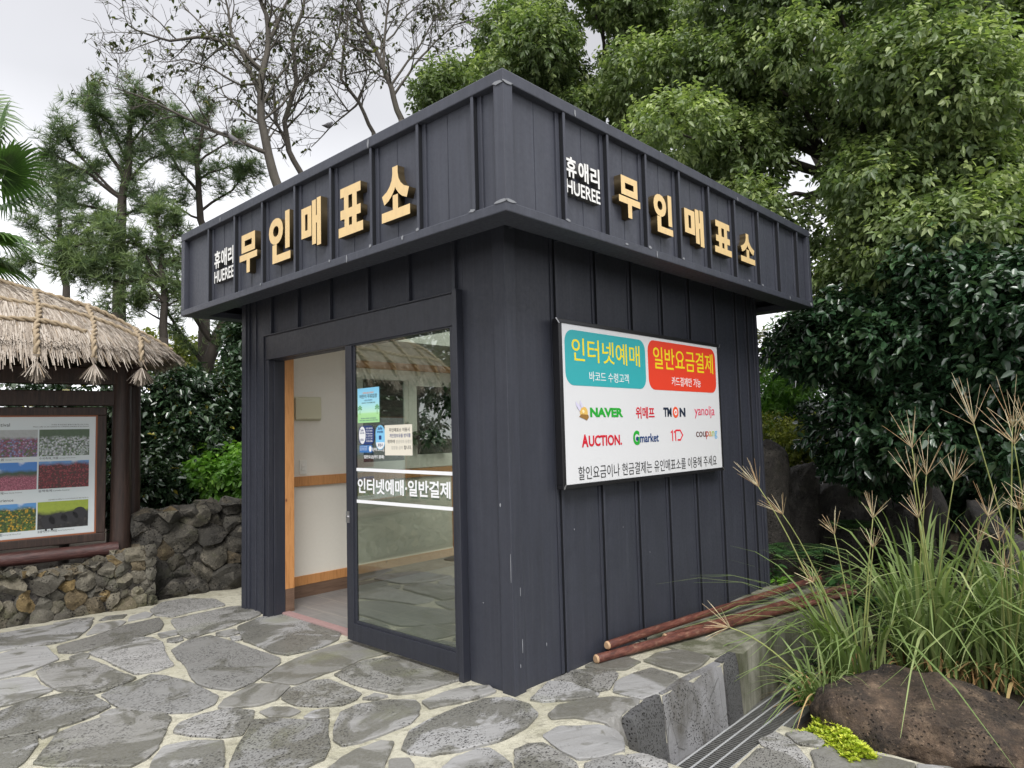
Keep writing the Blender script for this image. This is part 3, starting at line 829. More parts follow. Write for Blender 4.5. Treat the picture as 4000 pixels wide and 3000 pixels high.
FLAGS = [
[(-0.634,3.845),(-0.571,3.642),(-0.347,3.701),(-0.068,3.680),(-0.024,4.023),(-0.213,4.290),(-0.409,4.299),(-0.593,4.078)],
[(-0.745,3.027),(-0.761,2.828),(-0.432,2.889),(-0.044,3.062),(0.028,3.202),(0.046,3.456),(-0.077,3.560),(-0.339,3.547),(-0.610,3.541)],
[(-0.496,2.415),(-0.497,2.280),(-0.517,1.920),(-0.473,1.792),(-0.250,1.766),(-0.043,1.828),(0.070,1.967),(0.123,2.203),(0.135,2.602),(0.074,2.878),(-0.099,2.955),(-0.352,2.824)],
[(-0.583,2.705),(-0.540,2.627),(-0.424,2.646),(-0.412,2.785),(-0.541,2.799)],
[(-0.557,2.479),(-0.506,2.462),(-0.474,2.542),(-0.523,2.591)],
[(-1.022,2.356),(-1.037,2.177),(-1.128,1.850),(-1.146,1.707),(-1.125,1.566),(-1.058,1.417),(-0.910,1.458),(-0.764,1.567),(-0.603,1.681),(-0.561,1.769),(-0.577,2.121),(-0.585,2.392),(-0.616,2.748),(-0.772,2.771),(-0.959,2.611)],
[(-0.884,3.023),(-0.776,3.029),(-0.731,3.161),(-0.855,3.170)],
[(-0.896,2.862),(-0.868,2.792),(-0.809,2.819),(-0.775,2.918),(-0.869,2.932)],
[(-1.533,3.251),(-1.475,3.146),(-1.269,3.140),(-0.993,3.200),(-0.817,3.274),(-0.714,3.463),(-0.661,3.697),(-0.935,3.669),(-1.254,3.503),(-1.498,3.433)],
[(-2.005,3.761),(-1.820,3.683),(-1.706,3.635),(-1.528,3.574),(-1.331,3.602),(-1.159,3.880),(-1.082,4.084),(-1.262,4.182),(-1.489,4.231),(-1.713,4.247),(-1.916,4.322)],
[(-1.026,3.642),(-0.898,3.815),(-0.913,3.897),(-1.082,3.930),(-1.250,3.622)],
[(-0.699,3.819),(-0.637,3.923),(-0.650,4.036),(-0.797,3.968),(-0.871,3.824)],
[(-0.865,3.985),(-0.798,4.089),(-0.938,4.154),(-1.033,4.054)],
[(-1.217,4.165),(-1.076,4.128),(-1.033,4.188),(-1.164,4.271),(-1.326,4.266)],
[(-1.371,2.801),(-1.350,2.465),(-1.341,2.244),(-1.237,2.189),(-1.117,2.224),(-1.096,2.308),(-1.024,2.632),(-0.946,2.858),(-0.943,3.064),(-0.985,3.153),(-1.191,3.173),(-1.396,3.045)],
[(-1.525,2.997),(-1.452,2.904),(-1.410,3.032),(-1.435,3.095),(-1.517,3.047)],
[(-1.786,2.653),(-1.786,2.461),(-1.768,2.280),(-1.721,2.221),(-1.654,2.072),(-1.490,2.091),(-1.375,2.161),(-1.404,2.298),(-1.427,2.616),(-1.448,2.824),(-1.550,2.941),(-1.681,2.938),(-1.763,2.853)],
[(-2.163,2.886),(-1.971,2.895),(-1.861,2.898),(-1.723,2.964),(-1.596,3.058),(-1.590,3.231),(-1.569,3.492),(-1.717,3.583),(-1.846,3.546),(-2.106,3.421)],
[(-2.233,2.343),(-2.088,2.280),(-1.925,2.273),(-1.808,2.352),(-1.834,2.522),(-1.820,2.705),(-1.899,2.804),(-1.986,2.816),(-2.158,2.811)],
[(-2.324,1.776),(-2.195,1.718),(-2.059,1.673),(-1.898,1.642),(-1.778,1.670),(-1.657,1.747),(-1.672,2.039),(-1.769,2.206),(-1.974,2.239),(-2.109,2.170),(-2.258,2.188)],
[(-1.619,1.799),(-1.613,1.653),(-1.544,1.493),(-1.462,1.354),(-1.354,1.259),(-1.238,1.287),(-1.173,1.389),(-1.177,1.609),(-1.181,1.797),(-1.233,2.032),(-1.284,2.146),(-1.375,2.088),(-1.519,2.059),(-1.624,1.991)],
[(-1.670,1.582),(-1.601,1.582),(-1.600,1.638),(-1.668,1.684),(-1.737,1.638)],
[(-1.198,1.141),(-1.070,1.060),(-0.964,1.067),(-0.885,1.135),(-0.808,1.193),(-0.852,1.316),(-0.932,1.415),(-1.045,1.357),(-1.165,1.297),(-1.242,1.214)],
[(-0.789,1.269),(-0.748,1.200),(-0.524,1.239),(-0.385,1.243),(-0.186,1.292),(-0.052,1.267),(0.033,1.277),(0.028,1.485),(0.016,1.719),(-0.231,1.709),(-0.480,1.667),(-0.690,1.576),(-0.848,1.451)],
[(-0.929,0.885),(-0.869,0.773),(-0.753,0.675),(-0.659,0.689),(-0.593,0.729),(-0.578,0.950),(-0.579,1.113),(-0.662,1.170),(-0.810,1.151),(-0.932,1.048)],
[(-1.497,0.938),(-1.411,0.781),(-1.334,0.739),(-1.207,0.897),(-1.142,0.997),(-1.222,1.152),(-1.350,1.180),(-1.476,1.158),(-1.550,1.067)],
[(-1.119,0.852),(-1.040,0.762),(-0.971,0.778),(-0.981,0.885),(-1.042,0.960),(-1.114,0.955)],
[(-0.961,0.623),(-0.908,0.592),(-0.851,0.674),(-0.923,0.719),(-0.993,0.679)],
[(-2.111,1.142),(-1.975,0.978),(-1.854,0.819),(-1.770,0.849),(-1.697,0.926),(-1.592,1.101),(-1.497,1.272),(-1.497,1.379),(-1.592,1.533),(-1.737,1.584),(-1.869,1.573),(-1.972,1.534),(-2.063,1.371),(-2.146,1.223)],
[(-2.036,1.548),(-1.978,1.573),(-1.957,1.640),(-2.008,1.668),(-2.044,1.622)],
[(-2.412,1.222),(-2.251,1.222),(-2.184,1.295),(-2.094,1.467),(-2.061,1.617),(-2.134,1.663),(-2.203,1.675),(-2.337,1.690)],
[(-1.795,0.392),(-1.643,0.299),(-1.492,0.622),(-1.442,0.742),(-1.546,0.860),(-1.657,0.907),(-1.739,0.811),(-1.840,0.629)],
[(-1.379,0.221),(-1.287,0.160),(-1.205,0.164),(-1.118,0.252),(-1.030,0.415),(-0.936,0.547),(-1.040,0.658),(-1.116,0.785),(-1.203,0.875),(-1.282,0.755),(-1.445,0.564),(-1.562,0.392)],
[(-0.519,0.922),(-0.488,0.726),(-0.441,0.561),(-0.349,0.489),(-0.145,0.453),(-0.021,0.436),(0.071,0.489),(0.081,0.706),(0.042,1.002),(-0.021,1.140),(-0.204,1.230),(-0.354,1.204),(-0.495,1.153)],
[(-0.463,0.233),(-0.353,0.191),(-0.197,0.136),(-0.042,0.127),(-0.009,0.216),(-0.106,0.316),(-0.267,0.345),(-0.427,0.341)],
[(-1.061,0.211),(-0.969,0.173),(-0.824,0.163),(-0.675,0.159),(-0.570,0.219),(-0.474,0.322),(-0.452,0.392),(-0.556,0.520),(-0.696,0.597),(-0.830,0.576),(-0.948,0.443),(-1.044,0.309)],
[(-0.890,-0.122),(-0.846,-0.217),(-0.682,-0.307),(-0.513,-0.368),(-0.319,-0.359),(-0.149,-0.300),(-0.078,-0.168),(-0.086,-0.022),(-0.179,0.073),(-0.385,0.100),(-0.582,0.094),(-0.742,0.063),(-0.886,-0.059)],
[(-1.292,-0.166),(-1.164,-0.231),(-1.055,-0.120),(-0.968,-0.042),(-0.882,0.037),(-0.911,0.087),(-1.040,0.100),(-1.142,0.088),(-1.260,0.028)],
[(-1.131,-0.270),(-1.088,-0.367),(-1.011,-0.296),(-0.941,-0.173),(-0.999,-0.116)],
[(-0.931,-0.643),(-0.757,-0.673),(-0.671,-0.583),(-0.641,-0.491),(-0.621,-0.394),(-0.658,-0.363),(-0.788,-0.340),(-1.012,-0.412)],
[(0.026,-0.201),(0.163,-0.332),(0.277,-0.394),(0.314,-0.379),(0.340,-0.132),(0.293,-0.028),(-0.009,-0.138)],
[(0.361,-0.180),(0.343,-0.364),(0.418,-0.382),(0.657,-0.283),(0.694,-0.233),(0.657,-0.111),(0.533,-0.020),(0.323,-0.042)],
[(-0.139,-0.399),(-0.039,-0.488),(0.011,-0.667),(0.112,-0.705),(0.220,-0.678),(0.379,-0.619),(0.325,-0.493),(0.189,-0.383),(0.029,-0.320),(-0.105,-0.354)],
[(-0.391,-0.659),(-0.412,-0.795),(-0.339,-0.857),(-0.207,-0.901),(0.097,-0.694),(-0.015,-0.684),(-0.106,-0.604),(-0.192,-0.499),(-0.329,-0.503)],
[(-0.749,-0.706),(-0.561,-0.909),(-0.473,-0.823),(-0.448,-0.725),(-0.408,-0.569),(-0.466,-0.513),(-0.547,-0.511)],
[(0.394,-0.445),(0.398,-0.623),(0.532,-0.650),(0.820,-0.620),(0.865,-0.583),(0.884,-0.388),(0.729,-0.365),(0.539,-0.358)],
[(0.962,-0.450),(0.964,-0.602),(1.011,-0.613),(1.165,-0.604),(1.324,-0.575),(1.333,-0.386),(1.294,-0.319),(1.169,-0.264),(0.986,-0.282)],
[(0.702,-0.183),(0.759,-0.270),(0.952,-0.265),(0.982,-0.122),(0.849,-0.026),(0.654,-0.035)],
[(-0.588,0.588),(-0.514,0.569),(-0.539,0.655),(-0.626,0.648)],
[(-0.547,-0.971),(-0.385,-1.121),(-0.296,-1.037),(-0.266,-0.946),(-0.357,-0.888),(-0.444,-0.858)],
[(-0.281,-1.055),(-0.255,-1.184),(-0.164,-1.113),(-0.162,-0.997),(-0.244,-0.959)],
[(1.096,-1.029),(1.012,-1.257),(0.974,-1.348),(1.055,-1.324),(1.274,-1.113),(1.323,-1.017),(1.147,-0.987)],
[(1.247,-1.197),(1.292,-1.296),(1.402,-1.297),(1.437,-1.157),(1.341,-1.076)],
[(-0.051,-1.461),(0.789,-1.341),(0.956,-1.341),(1.066,-1.179),(1.042,-1.032),(0.691,-1.052)],
[(0.945,-1.416),(0.974,-1.617),(1.213,-1.795),(1.398,-1.784),(1.381,-1.672),(1.374,-1.536),(1.359,-1.367),(1.196,-1.287)],
[(1.227,-1.839),(1.299,-2.007),(1.467,-2.015),(1.474,-1.936),(1.409,-1.798)],
]
# ------------------------------------------------------------------ ground, paving, flagstones
t = MT('dark garden soil', (.045, .036, .028), .95, .2)
t.color(t.mix(t.noise(3, 8, .7), (.028, .022, .017), (.075, .060, .042)))
t.bump(t.noise(25, 8, .7), .8, .04)
M_SOIL = t.m
def zsoil(x, y):
    """planting bed on the right: low behind the drain, rising towards the rocks"""
    return -.43 + .42 * ss(3.6, 4.8, x + .6 * (y + .6)) + .35 * ss(5.5, 9, x)
b = MB()
G_ = 400
b.add([(-G_, -G_, -.62), (G_, -G_, -.62), (G_, G_, -.62), (-G_, G_, -.62)], [(0, 1, 2, 3)])
tag(b.build('ground', M_SOIL), kind='structure')

def sheet(name, xs, ys, zf, mat, keep=None, kind='structure'):
    nx, ny = len(xs), len(ys)
    vs = [(x, y, zf(x, y)) for y in ys for x in xs]
    fs = [(j * nx + i, j * nx + i + 1, (j + 1) * nx + i + 1, (j + 1) * nx + i) for j in range(ny - 1) for i in range(nx - 1)
          if keep is None or keep((xs[i] + xs[i + 1]) / 2, (ys[j] + ys[j + 1]) / 2)]
    o = MB().add(vs, fs).build(name, mat, smooth=True)
    return tag(o, kind=kind)

t = MT('pale mortar', (.5, .48, .40), .9, .25)
c = t.mix(t.noise(2.5, 7, .65), (.39, .37, .285), (.55, .53, .44))
c = t.mix(t.ramp(t.noise(1.1, 6, .7), [(.50, 0.), (.68, .7)]), c, (.22, .21, .13))
c = t.mix(t.ramp(t.noise(14, 7, .75), [(.50, 0.), (.66, .7)]), c, (.20, .19, .15))
sp_ = t.ramp(t.voro(160), [(.12, .8), (.26, 0.)])
c = t.mix(sp_, c, (.24, .23, .20))
t.color(c)
t.bump(t.math('ADD', t.noise(45, 8, .7), t.math('MULTIPLY', t.noise(7, 4), 2.)), .8, .016)
M_MORT = t.m
def zmort(x, y):
    return zg(x, y) - .006 - (.020 if -.372 < zg(x, y) < -.006 else 0) + .006 * (noise.noise(Vector((x * 3, y * 3, 0))) + .5 * noise.noise(Vector((x * 11, y * 11, 5))))
xs = [-9 + .25 * i for i in range(33)] + [-.75 + .045 * i for i in range(1, 31)] + [.62 + .12 * i for i in range(8)]
ys = [-8 + .3 * i for i in range(20)] + [-2.2 + .12 * i for i in range(1, 11)] + [-1.0 + .025 * i for i in range(1, 17)] + [-.6 + .13 * i for i in range(1, 40)]
def kp(x, y):
    if x > .46 and -1.02 < y < -.70: return False          # drain trench
    if x > .40 and y <= -1.02: return x < 1.5 + .0 * y and x < 1.46
    if x > 1.36: return False
    return True
sheet('paving', xs, ys, zmort, M_MORT, kp)

t = MT('basalt flagstone', (.2, .2, .21), .55, .45)
isl = t.island()
r2 = t.math('FRACT', t.math('MULTIPLY', isl, 7.31))
r3 = t.math('FRACT', t.math('MULTIPLY', isl, 13.7))
base = t.ramp(isl, [(0, (.25, .25, .25)), (.20, (.33, .33, .33)), (.40, (.15, .149, .14)), (.55, (.36, .356, .35)), (.70, (.13, .126, .11)), (.84, (.27, .266, .25)), (1, (.33, .33, .332))])
rotv = t.co((1, 1, 1), 'Object', (0, 0, rad(28)))
mp2 = t.n('ShaderNodeMapping'); mp2.inputs['Scale'].default_value = (1.2, 9, 1)
t.l(rotv, mp2.inputs['Vector'])
streak = t.noise(2.2, 7, .6, mp2.outputs[0], .8)
c = t.mix(t.ramp(streak, [(.35, 0.), (.7, .55)]), base, (.14, .135, .125))
wet = t.ramp(t.math('ADD', t.noise(2.1, 5, .6, None, 1.2), t.math('MULTIPLY', t.math('SUBTRACT', r2, .5), .14)), [(.495, 0.), (.555, 1.)])
c = t.mix(t.math('MULTIPLY', wet, .78), c, (.085, .082, .060))
green = t.ramp(t.noise(1.3, 5, .6, t.co((1, 1, 1), 'Object', (.4, 0, 0))), [(.58, 0.), (.72, .45)])
c = t.mix(green, c, (.16, .17, .08))
fine = t.noise(70, 6, .7)
c = t.mix(t.math('MULTIPLY', t.ramp(fine, [(.35, 0.), (.75, 1.)]), .3), c, (.33, .33, .34))
pitmask = t.ramp(t.math('ADD', t.noise(3.2, 5, .6), t.math('MULTIPLY', t.math('SUBTRACT', r3, .5), .36)), [(.49, 0.), (.60, 1.)])
vv = t.n('ShaderNodeVectorMath'); vv.operation = 'ADD'
t.l(t.co((1, 1.7, 1), 'Object', (0, 0, rad(28))), vv.inputs[0])
nn_ = t.n('ShaderNodeTexNoise'); nn_.inputs['Scale'].default_value = 30
t.l(t.co(), nn_.inputs['Vector'])
sc_ = t.n('ShaderNodeVectorMath'); sc_.operation = 'SCALE'; sc_.inputs['Scale'].default_value = .02
t.l(nn_.outputs['Color'], sc_.inputs[0]); t.l(sc_.outputs[0], vv.inputs[1])
pv = t.voro(58, vv.outputs[0])
pits = t.math('MULTIPLY', t.ramp(pv, [(.22, 1.), (.36, 0.)]), pitmask)
pits2 = t.math('MULTIPLY', t.ramp(t.voro(26, vv.outputs[0]), [(.16, 1.), (.26, 0.)]), pitmask)
pp = t.math('MAXIMUM', pits, pits2)
c = t.mix(t.math('MULTIPLY', pp, .9), c, (.022, .021, .02))
t.color(c)
t.rough(t.mix(wet, .62, .42))
t.bump(t.math('ADD', t.math('MULTIPLY', pp, -1.2), t.math('ADD', t.math('MULTIPLY', fine, .35), t.math('MULTIPLY', streak, .8))), .55, .01)
M_FLAG = t.m

def clip_poly(poly, px, py, nx, ny):
    """keep the side where (p-(px,py)).(nx,ny) <= 0"""
    out = []
    for i in range(len(poly)):
        a, b_ = poly[i], poly[(i + 1) % len(poly)]
        da = (a[0] - px) * nx + (a[1] - py) * ny
        db = (b_[0] - px) * nx + (b_[1] - py) * ny
        if da <= 0:
            out.append(a)
        if (da < 0 < db) or (db < 0 < da):
            k = da / (da - db)
            out.append((a[0] + (b_[0] - a[0]) * k, a[1] + (b_[1] - a[1]) * k))
    return out
def voronoi(seeds, bound, wts=None):
    cells = []
    for i, s_ in enumerate(seeds):
        poly = list(bound)
        for j, q in enumerate(seeds):
            if i == j: continue
            dx, dy = q[0] - s_[0], q[1] - s_[1]
            d2 = dx * dx + dy * dy
            if d2 > 6.25: continue
            k = .5
            if wts: k = min(.8, max(.2, .5 + (wts[i] ** 2 - wts[j] ** 2) / (2 * d2)))
            poly = clip_poly(poly, s_[0] + dx * k, s_[1] + dy * k, dx, dy)
            if len(poly) < 3: break
        cells.append(poly)
    return cells
def inside(poly, x, y):
    r = False
    for i in range(len(poly)):
        (x1, y1), (x2, y2) = poly[i], poly[i - 1]
        if (y1 > y) != (y2 > y) and x < (x2 - x1) * (y - y1) / (y2 - y1) + x1:
            r = not r
    return r
def refine(poly, step, jit, seed):
    """round the corners a little and roughen the outline"""
    k = len(poly)
    p2 = []
    for i in range(k):
        a, b_, c_ = poly[i - 1], poly[i], poly[(i + 1) % k]
        p2 += [(b_[0] * .93 + a[0] * .07, b_[1] * .93 + a[1] * .07), (b_[0] * .93 + c_[0] * .07, b_[1] * .93 + c_[1] * .07)]
    out = []
    for i in range(len(p2)):
        a, b_ = p2[i], p2[(i + 1) % len(p2)]
        L_ = math.hypot(b_[0] - a[0], b_[1] - a[1])
        m = max(1, int(L_ / step))
        for q in range(m):
            x, y = a[0] + (b_[0] - a[0]) * q / m, a[1] + (b_[1] - a[1]) * q / m
            v = noise.noise_vector(Vector((x * 14, y * 14, seed))) * jit + noise.noise_vector(Vector((x * 45, y * 45, seed))) * jit * .5
            out.append((x + v.x, y + v.y))
    return out
def shrink(poly, d):
    n = len(poly)
    out = []
    for i in range(n):
        a, b_, c_ = Vector(poly[i - 1]), Vector(poly[i]), Vector(poly[(i + 1) % n])
        e = (c_ - a)
        if e.length < 1e-9: out.append(tuple(b_)); continue
        e.normalize()
        out.append((b_.x - e.y * d, b_.y + e.x * d))
    return out
RF = random.Random(11)
FL = MB()
def flag(poly, seed, lift=.010):
    o_ = refine(shrink(poly, -.012), .03, .007, seed)
    i_ = shrink(o_, .009)
    k = len(o_)
    lift *= RF.uniform(.6, 1.25)
    vs = [(x, y, zg(x, y) - .022) for x, y in o_] + [(x, y, zg(x, y) + lift * .55) for x, y in o_] + [(x, y, zg(x, y) + lift) for x, y in i_]
    o = len(FL.v)
    FL.v += vs
    for a, b_ in ((0, k), (k, 2 * k)):
        for i in range(k):
            j = (i + 1) % k
            FL.f.append((o + a + i, o + a + j, o + b_ + j, o + b_ + i)); FL.mi.append(0)
    zs = [zg(*p) for p in i_]
    if max(zs) - min(zs) > .004:         # on the slope: rings towards the middle so that the top follows it
        cx, cy = sum(p[0] for p in i_) / k, sum(p[1] for p in i_) / k
        prev = 2 * k
        for s_ in (.8, .6, .4, .2):
            ring_ = [(cx + (p[0] - cx) * s_, cy + (p[1] - cy) * s_) for p in i_]
            st0 = len(FL.v) - o
            FL.v += [(x, y, zg(x, y) + lift) for x, y in ring_]
            for i in range(k):
                j = (i + 1) % k
                FL.f.append((o + prev + i, o + prev + j, o + st0 + j, o + st0 + i)); FL.mi.append(0)
            prev = st0
        FL.v.append((cx, cy, zg(cx, cy) + lift))
        for i in range(k):
            FL.f.append((o + prev + i, o + prev + (i + 1) % k, len(FL.v) - 1)); FL.mi.append(0)
        return
    for t_ in tessellate_polygon([[Vector((p[0], p[1], 0)) for p in i_]]):
        q = [vs[2 * k + i] for i in t_]
        if (q[1][0] - q[0][0]) * (q[2][1] - q[0][1]) - (q[1][1] - q[0][1]) * (q[2][0] - q[0][0]) < 0: t_ = t_[::-1]
        FL.f.append(tuple(o + 2 * k + i for i in t_)); FL.mi.append(0)
for i, p_ in enumerate(FLAGS):
    flag(p_, i * 3.7)
# the same crazy paving goes on outside the picture
seeds = []
for _ in range(2400):
    x, y = RF.uniform(-8.5, .2), RF.uniform(-7.5, 4.4)
    if all((x - a) ** 2 + (y - b_) ** 2 > .36 for a, b_ in seeds):
        seeds.append((x, y))
for i, cpoly in enumerate(voronoi(seeds, [(-8.7, -7.7), (.2, -7.7), (.2, 4.5), (-8.7, 4.5)])):
    if len(cpoly) < 3: continue
    cpoly = shrink(cpoly, .035)
    cx, cy = seeds[i]
    samp = cpoly + [((a[0] + cx) / 2, (a[1] + cy) / 2) for a in cpoly] + [(cx, cy)]
    if any(inside(f_, *q) for f_ in FLAGS for q in samp) or any(inside(cpoly, *q) for f_ in FLAGS for q in f_): continue
    if any(-.05 < q[0] and q[1] > -.02 for q in samp): continue
    # nothing inside the photographed patch
    bad = False
    for q in samp:
        v = CM.T @ (np.array([q[0], q[1], 0.]) - CAM)
        if v[2] < -.2:
            u_, w_ = 2000 - FPX * v[0] / v[2], 1500 + FPX * v[1] / v[2]
            if -30 < u_ < 4030 and w_ < 3030: bad = True
    if bad or max(q[1] for q in samp) > 4.2: continue
    flag(cpoly, 300 + i)
tag(FL.build('flagstones', M_FLAG), kind='structure')

# ------------------------------------------------------------------ step edge, concrete ledge, drain, planting bed
t = MT('stained concrete', (.30, .30, .26), .9, .25)
c = t.mix(t.noise(3, 7, .65), (.17, .17, .135), (.34, .33, .28))
c = t.mix(t.ramp(t.noise(2.2, 6, .7, t.co((1.6, 1.6, .35))), [(.40, 0.), (.58, .9)]), c, (.075, .08, .045))
c = t.mix(t.ramp(t.voro(120), [(.12, .6), (.25, 0.)]), c, (.13, .13, .11))
t.color(c); t.bump(t.noise(60, 8, .7), .6, .008)
M_CONC = t.m
LEDGE = [(1.36, -.61), (1.525, -.61), (1.525, -.725), (2.0, -.665), (2.52, -.600), (3.08, -.635), (3.60, -.76), (3.95, -.62), (3.95, -.001), (1.36, -.001)]
b = MB()
b.prism(LEDGE, (0, 0, -.62), EX, EY, EZ, .617)
b.build('x', M_CONC)
o_ = COL.objects['x']; o_.name = 'concrete_ledge'; tag(o_, kind='structure')

SLABS = [((1.515, -.652), (1.275, -.672), .022, 0), ((1.245, -.678), (.545, -.652), .02, 1), ((.515, -.655), (.12, -.715), .016, 2)]
t = MT('basalt step slab', (.2, .2, .21), .6, .4)
c = t.mix(t.noise(2.5, 6, .6), (.15, .15, .155), (.27, .27, .28))
c = t.mix(t.ramp(t.noise(1.7, 6, .65, t.co((1, 1, .5))), [(.47, 0.), (.6, .85)]), c, (.06, .055, .045))
p1_ = t.math('MULTIPLY', t.ramp(t.voro(60), [(.2, 1.), (.34, 0.)]), t.ramp(t.noise(3.5, 4), [(.44, 0.), (.54, 1.)]))
c = t.mix(p1_, c, (.02, .02, .02))
cr_ = t.ramp(t.voro(4.2, t.co((1.6, 1.6, .7)), 'DISTANCE_TO_EDGE'), [(.0, .8), (.012, 0.)])
c = t.mix(cr_, c, (.05, .05, .045))
t.color(c); t.bump(t.math('SUBTRACT', t.noise(30, 8, .7), p1_), .6, .012)
M_SLAB = t.m
t = MT('dark pitted step slab', (.07, .07, .072), .65, .4)
c = t.mix(t.noise(3, 6, .6), (.045, .045, .047), (.12, .12, .122))
p1_ = t.math('MULTIPLY', t.ramp(t.voro(62), [(.24, 1.), (.38, 0.)]), t.ramp(t.noise(3.5, 4), [(.36, 0.), (.48, 1.)]))
t.color(t.mix(p1_, c, (.012, .012, .012))); t.bump(t.math('SUBTRACT', t.noise(30, 8, .7), p1_), .7, .014)
M_SLABD = t.m
for (a_, c_, th, sd_) in SLABS:
    b = MB()
    a_, c_ = Vector((*a_, 0)), Vector((*c_, 0))
    d_ = (c_ - a_)
    nrm = Vector((d_.y, -d_.x, 0)).normalized()
    if nrm.y > 0: nrm = -nrm
    nu, nz2 = 8, 6
    vs, fs = [], []
    for side in (1, 0):
        for j in range(nz2 + 1):
            for i in range(nu + 1):
                u_ = i / nu
                p = a_ + d_ * u_
                zb = min(-.10, zg(p.x, -.84)) - .04 if sd_ >= 2 else -.445
                zt = .004 + .012 * noise.noise(Vector((p.x * 7, sd_, 0))) 
                z = zb + (zt - zb) * j / nz2
                off = (.035 + .03 * (1 - j / nz2) + .010 * noise.noise(Vector((p.x * 6, z * 6, sd_ + 3)))) if side else -.03
                if side and j == nz2: off -= .012
                q = p + nrm * off
                vs.append((q.x, q.y, z))
    W_ = nu + 1; S_ = W_ * (nz2 + 1)
    for j in range(nz2):
        for i in range(nu):
            k = j * W_ + i
            fs.append((k, k + W_, k + W_ + 1, k + 1)); fs.append((S_ + k, S_ + k + 1, S_ + k + W_ + 1, S_ + k + W_))
    for i in range(nu):
        k = nz2 * W_ + i
        fs.append((k, S_ + k, S_ + k + 1, k + 1)); k = i
        fs.append((k, k + 1, S_ + k + 1, S_ + k))
    for j in range(nz2):
        k = j * W_; fs.append((k, S_ + k, S_ + k + W_, k + W_)); k = j * W_ + nu
        fs.append((k, k + W_, S_ + k + W_, S_ + k))
    b.add(vs, fs)
    tag(b.build('step_slab', M_SLAB if sd_ == 1 else M_SLABD, smooth=True, sharp=45), kind='structure')
# mortar behind the slabs
b = MB()
b.prism([(1.50, -.665), (1.50, -.60), (.16, -.60), (.13, -.70), (.30, -.705), (.53, -.676), (1.26, -.703)][::-1], (0, 0, -.44), EX, EY, EZ, .434)
tag(b.build('step_mortar', M_MORT), kind='structure')

t = MT('grey grate metal', (.17, .17, .17), .5, .5, .55)
t.color(t.mix(t.noise(30, 5), (.11, .11, .11), (.24, .24, .23)))
M_GRATE = t.m
t = MT('pale grate rail', (.45, .46, .47), .5, .5, .4)
M_GRATEL = t.m
DR = thing('drain_grate', 'grey slotted metal drain grate in the channel below the stone step', 'drain grate', (1.4, -.88, -.41))
b = MB()
gx = .47
while gx < 3.3:
    b.box(gx, gx + .011, -1.00, -.735, -.425, -.402); gx += .0255
b.build('slat', M_GRATE, DR)
b = MB(); b.box(.44, 3.32, -1.045, -1.004, -.47, -.392); b.box(.44, 3.32, -.733, -.70, -.47, -.405)
b.build('frame', M_GRATE, DR, bevel=.003)
for y in (-.99, -.90, -.815, -.74):
    b = MB(); b.box(.46, 3.3, y - .006, y + .006, -.4018, -.396)
    gx = .475
    b.build('rail', M_GRATEL, DR, bevel=.002)
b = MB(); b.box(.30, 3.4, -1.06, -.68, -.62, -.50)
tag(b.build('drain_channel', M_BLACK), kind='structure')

xs = [1.44 + .12 * i for i in range(25)] + [4.6 + .4 * i for i in range(14)] + [10.5, 12, 15, 20, 30]
ys = [-9, -7, -6, -5, -4.4, -4] + [-3.8 + .14 * i for i in range(20)] + [-1.02] + [-.9 + .15 * i for i in range(1, 30)] + [4.2, 5, 6, 8, 10, 14, 20]
def zbed(x, y):
    return zsoil(x, y) + .03 * noise.noise(Vector((x * 2, y * 2, 1))) + .02 * noise.noise(Vector((x * 6, y * 6, 4)))
sheet('planting_bed', xs, ys, zbed, M_SOIL, lambda x, y: not (x < 3.45 and y > -1.02) and not (x < 3.9 and y > -.62))
xs = [-12 + .5 * i for i in range(27)] + [1.5 + .5 * i for i in range(10)]
ys = [4.62 + .05 * 0] + [4.8 + .4 * i for i in range(14)] + [11, 13, 16, 20]
sheet('garden_soil', xs, ys, lambda x, y: -.03 + .10 * ss(4.9, 7, y) + .03 * noise.noise(Vector((x, y, 0))), M_SOIL)

# ------------------------------------------------------------------ peeled poles lying by the kiosk wall
t = MT('red brown bark', (.13, .05, .04), .5, .4)
g = t.noise(5, 8, .7, t.co((1.5, 9, 9)))
c = t.ramp(g, [(.3, (.035, .015, .012)), (.5, (.105, .034, .024)), (.70, (.19, .08, .055))])
c = t.mix(t.ramp(t.noise(26, 6, .75, t.co((.5, 1, 1))), [(.56, 0.), (.64, .4)]), c, (.28, .17, .11))
t.color(c); t.bump(g, .6, .01)
M_BARK1 = t.m
t = MT('cut wood end', (.45, .30, .17), .7)
c = t.mix(t.noise(20, 5), (.36, .22, .12), (.52, .36, .22))
M_CUT = t.color(c).m
def pole(a_, c_, r0, r1, label, bend=.02, seed=1):
    a_, c_ = Vector(a_), Vector(c_)
    th_ = tag(MB_pole(a_, c_, r0, r1, bend, seed), label, 'wooden pole', 'wooden poles lying beside the kiosk')
    return th_
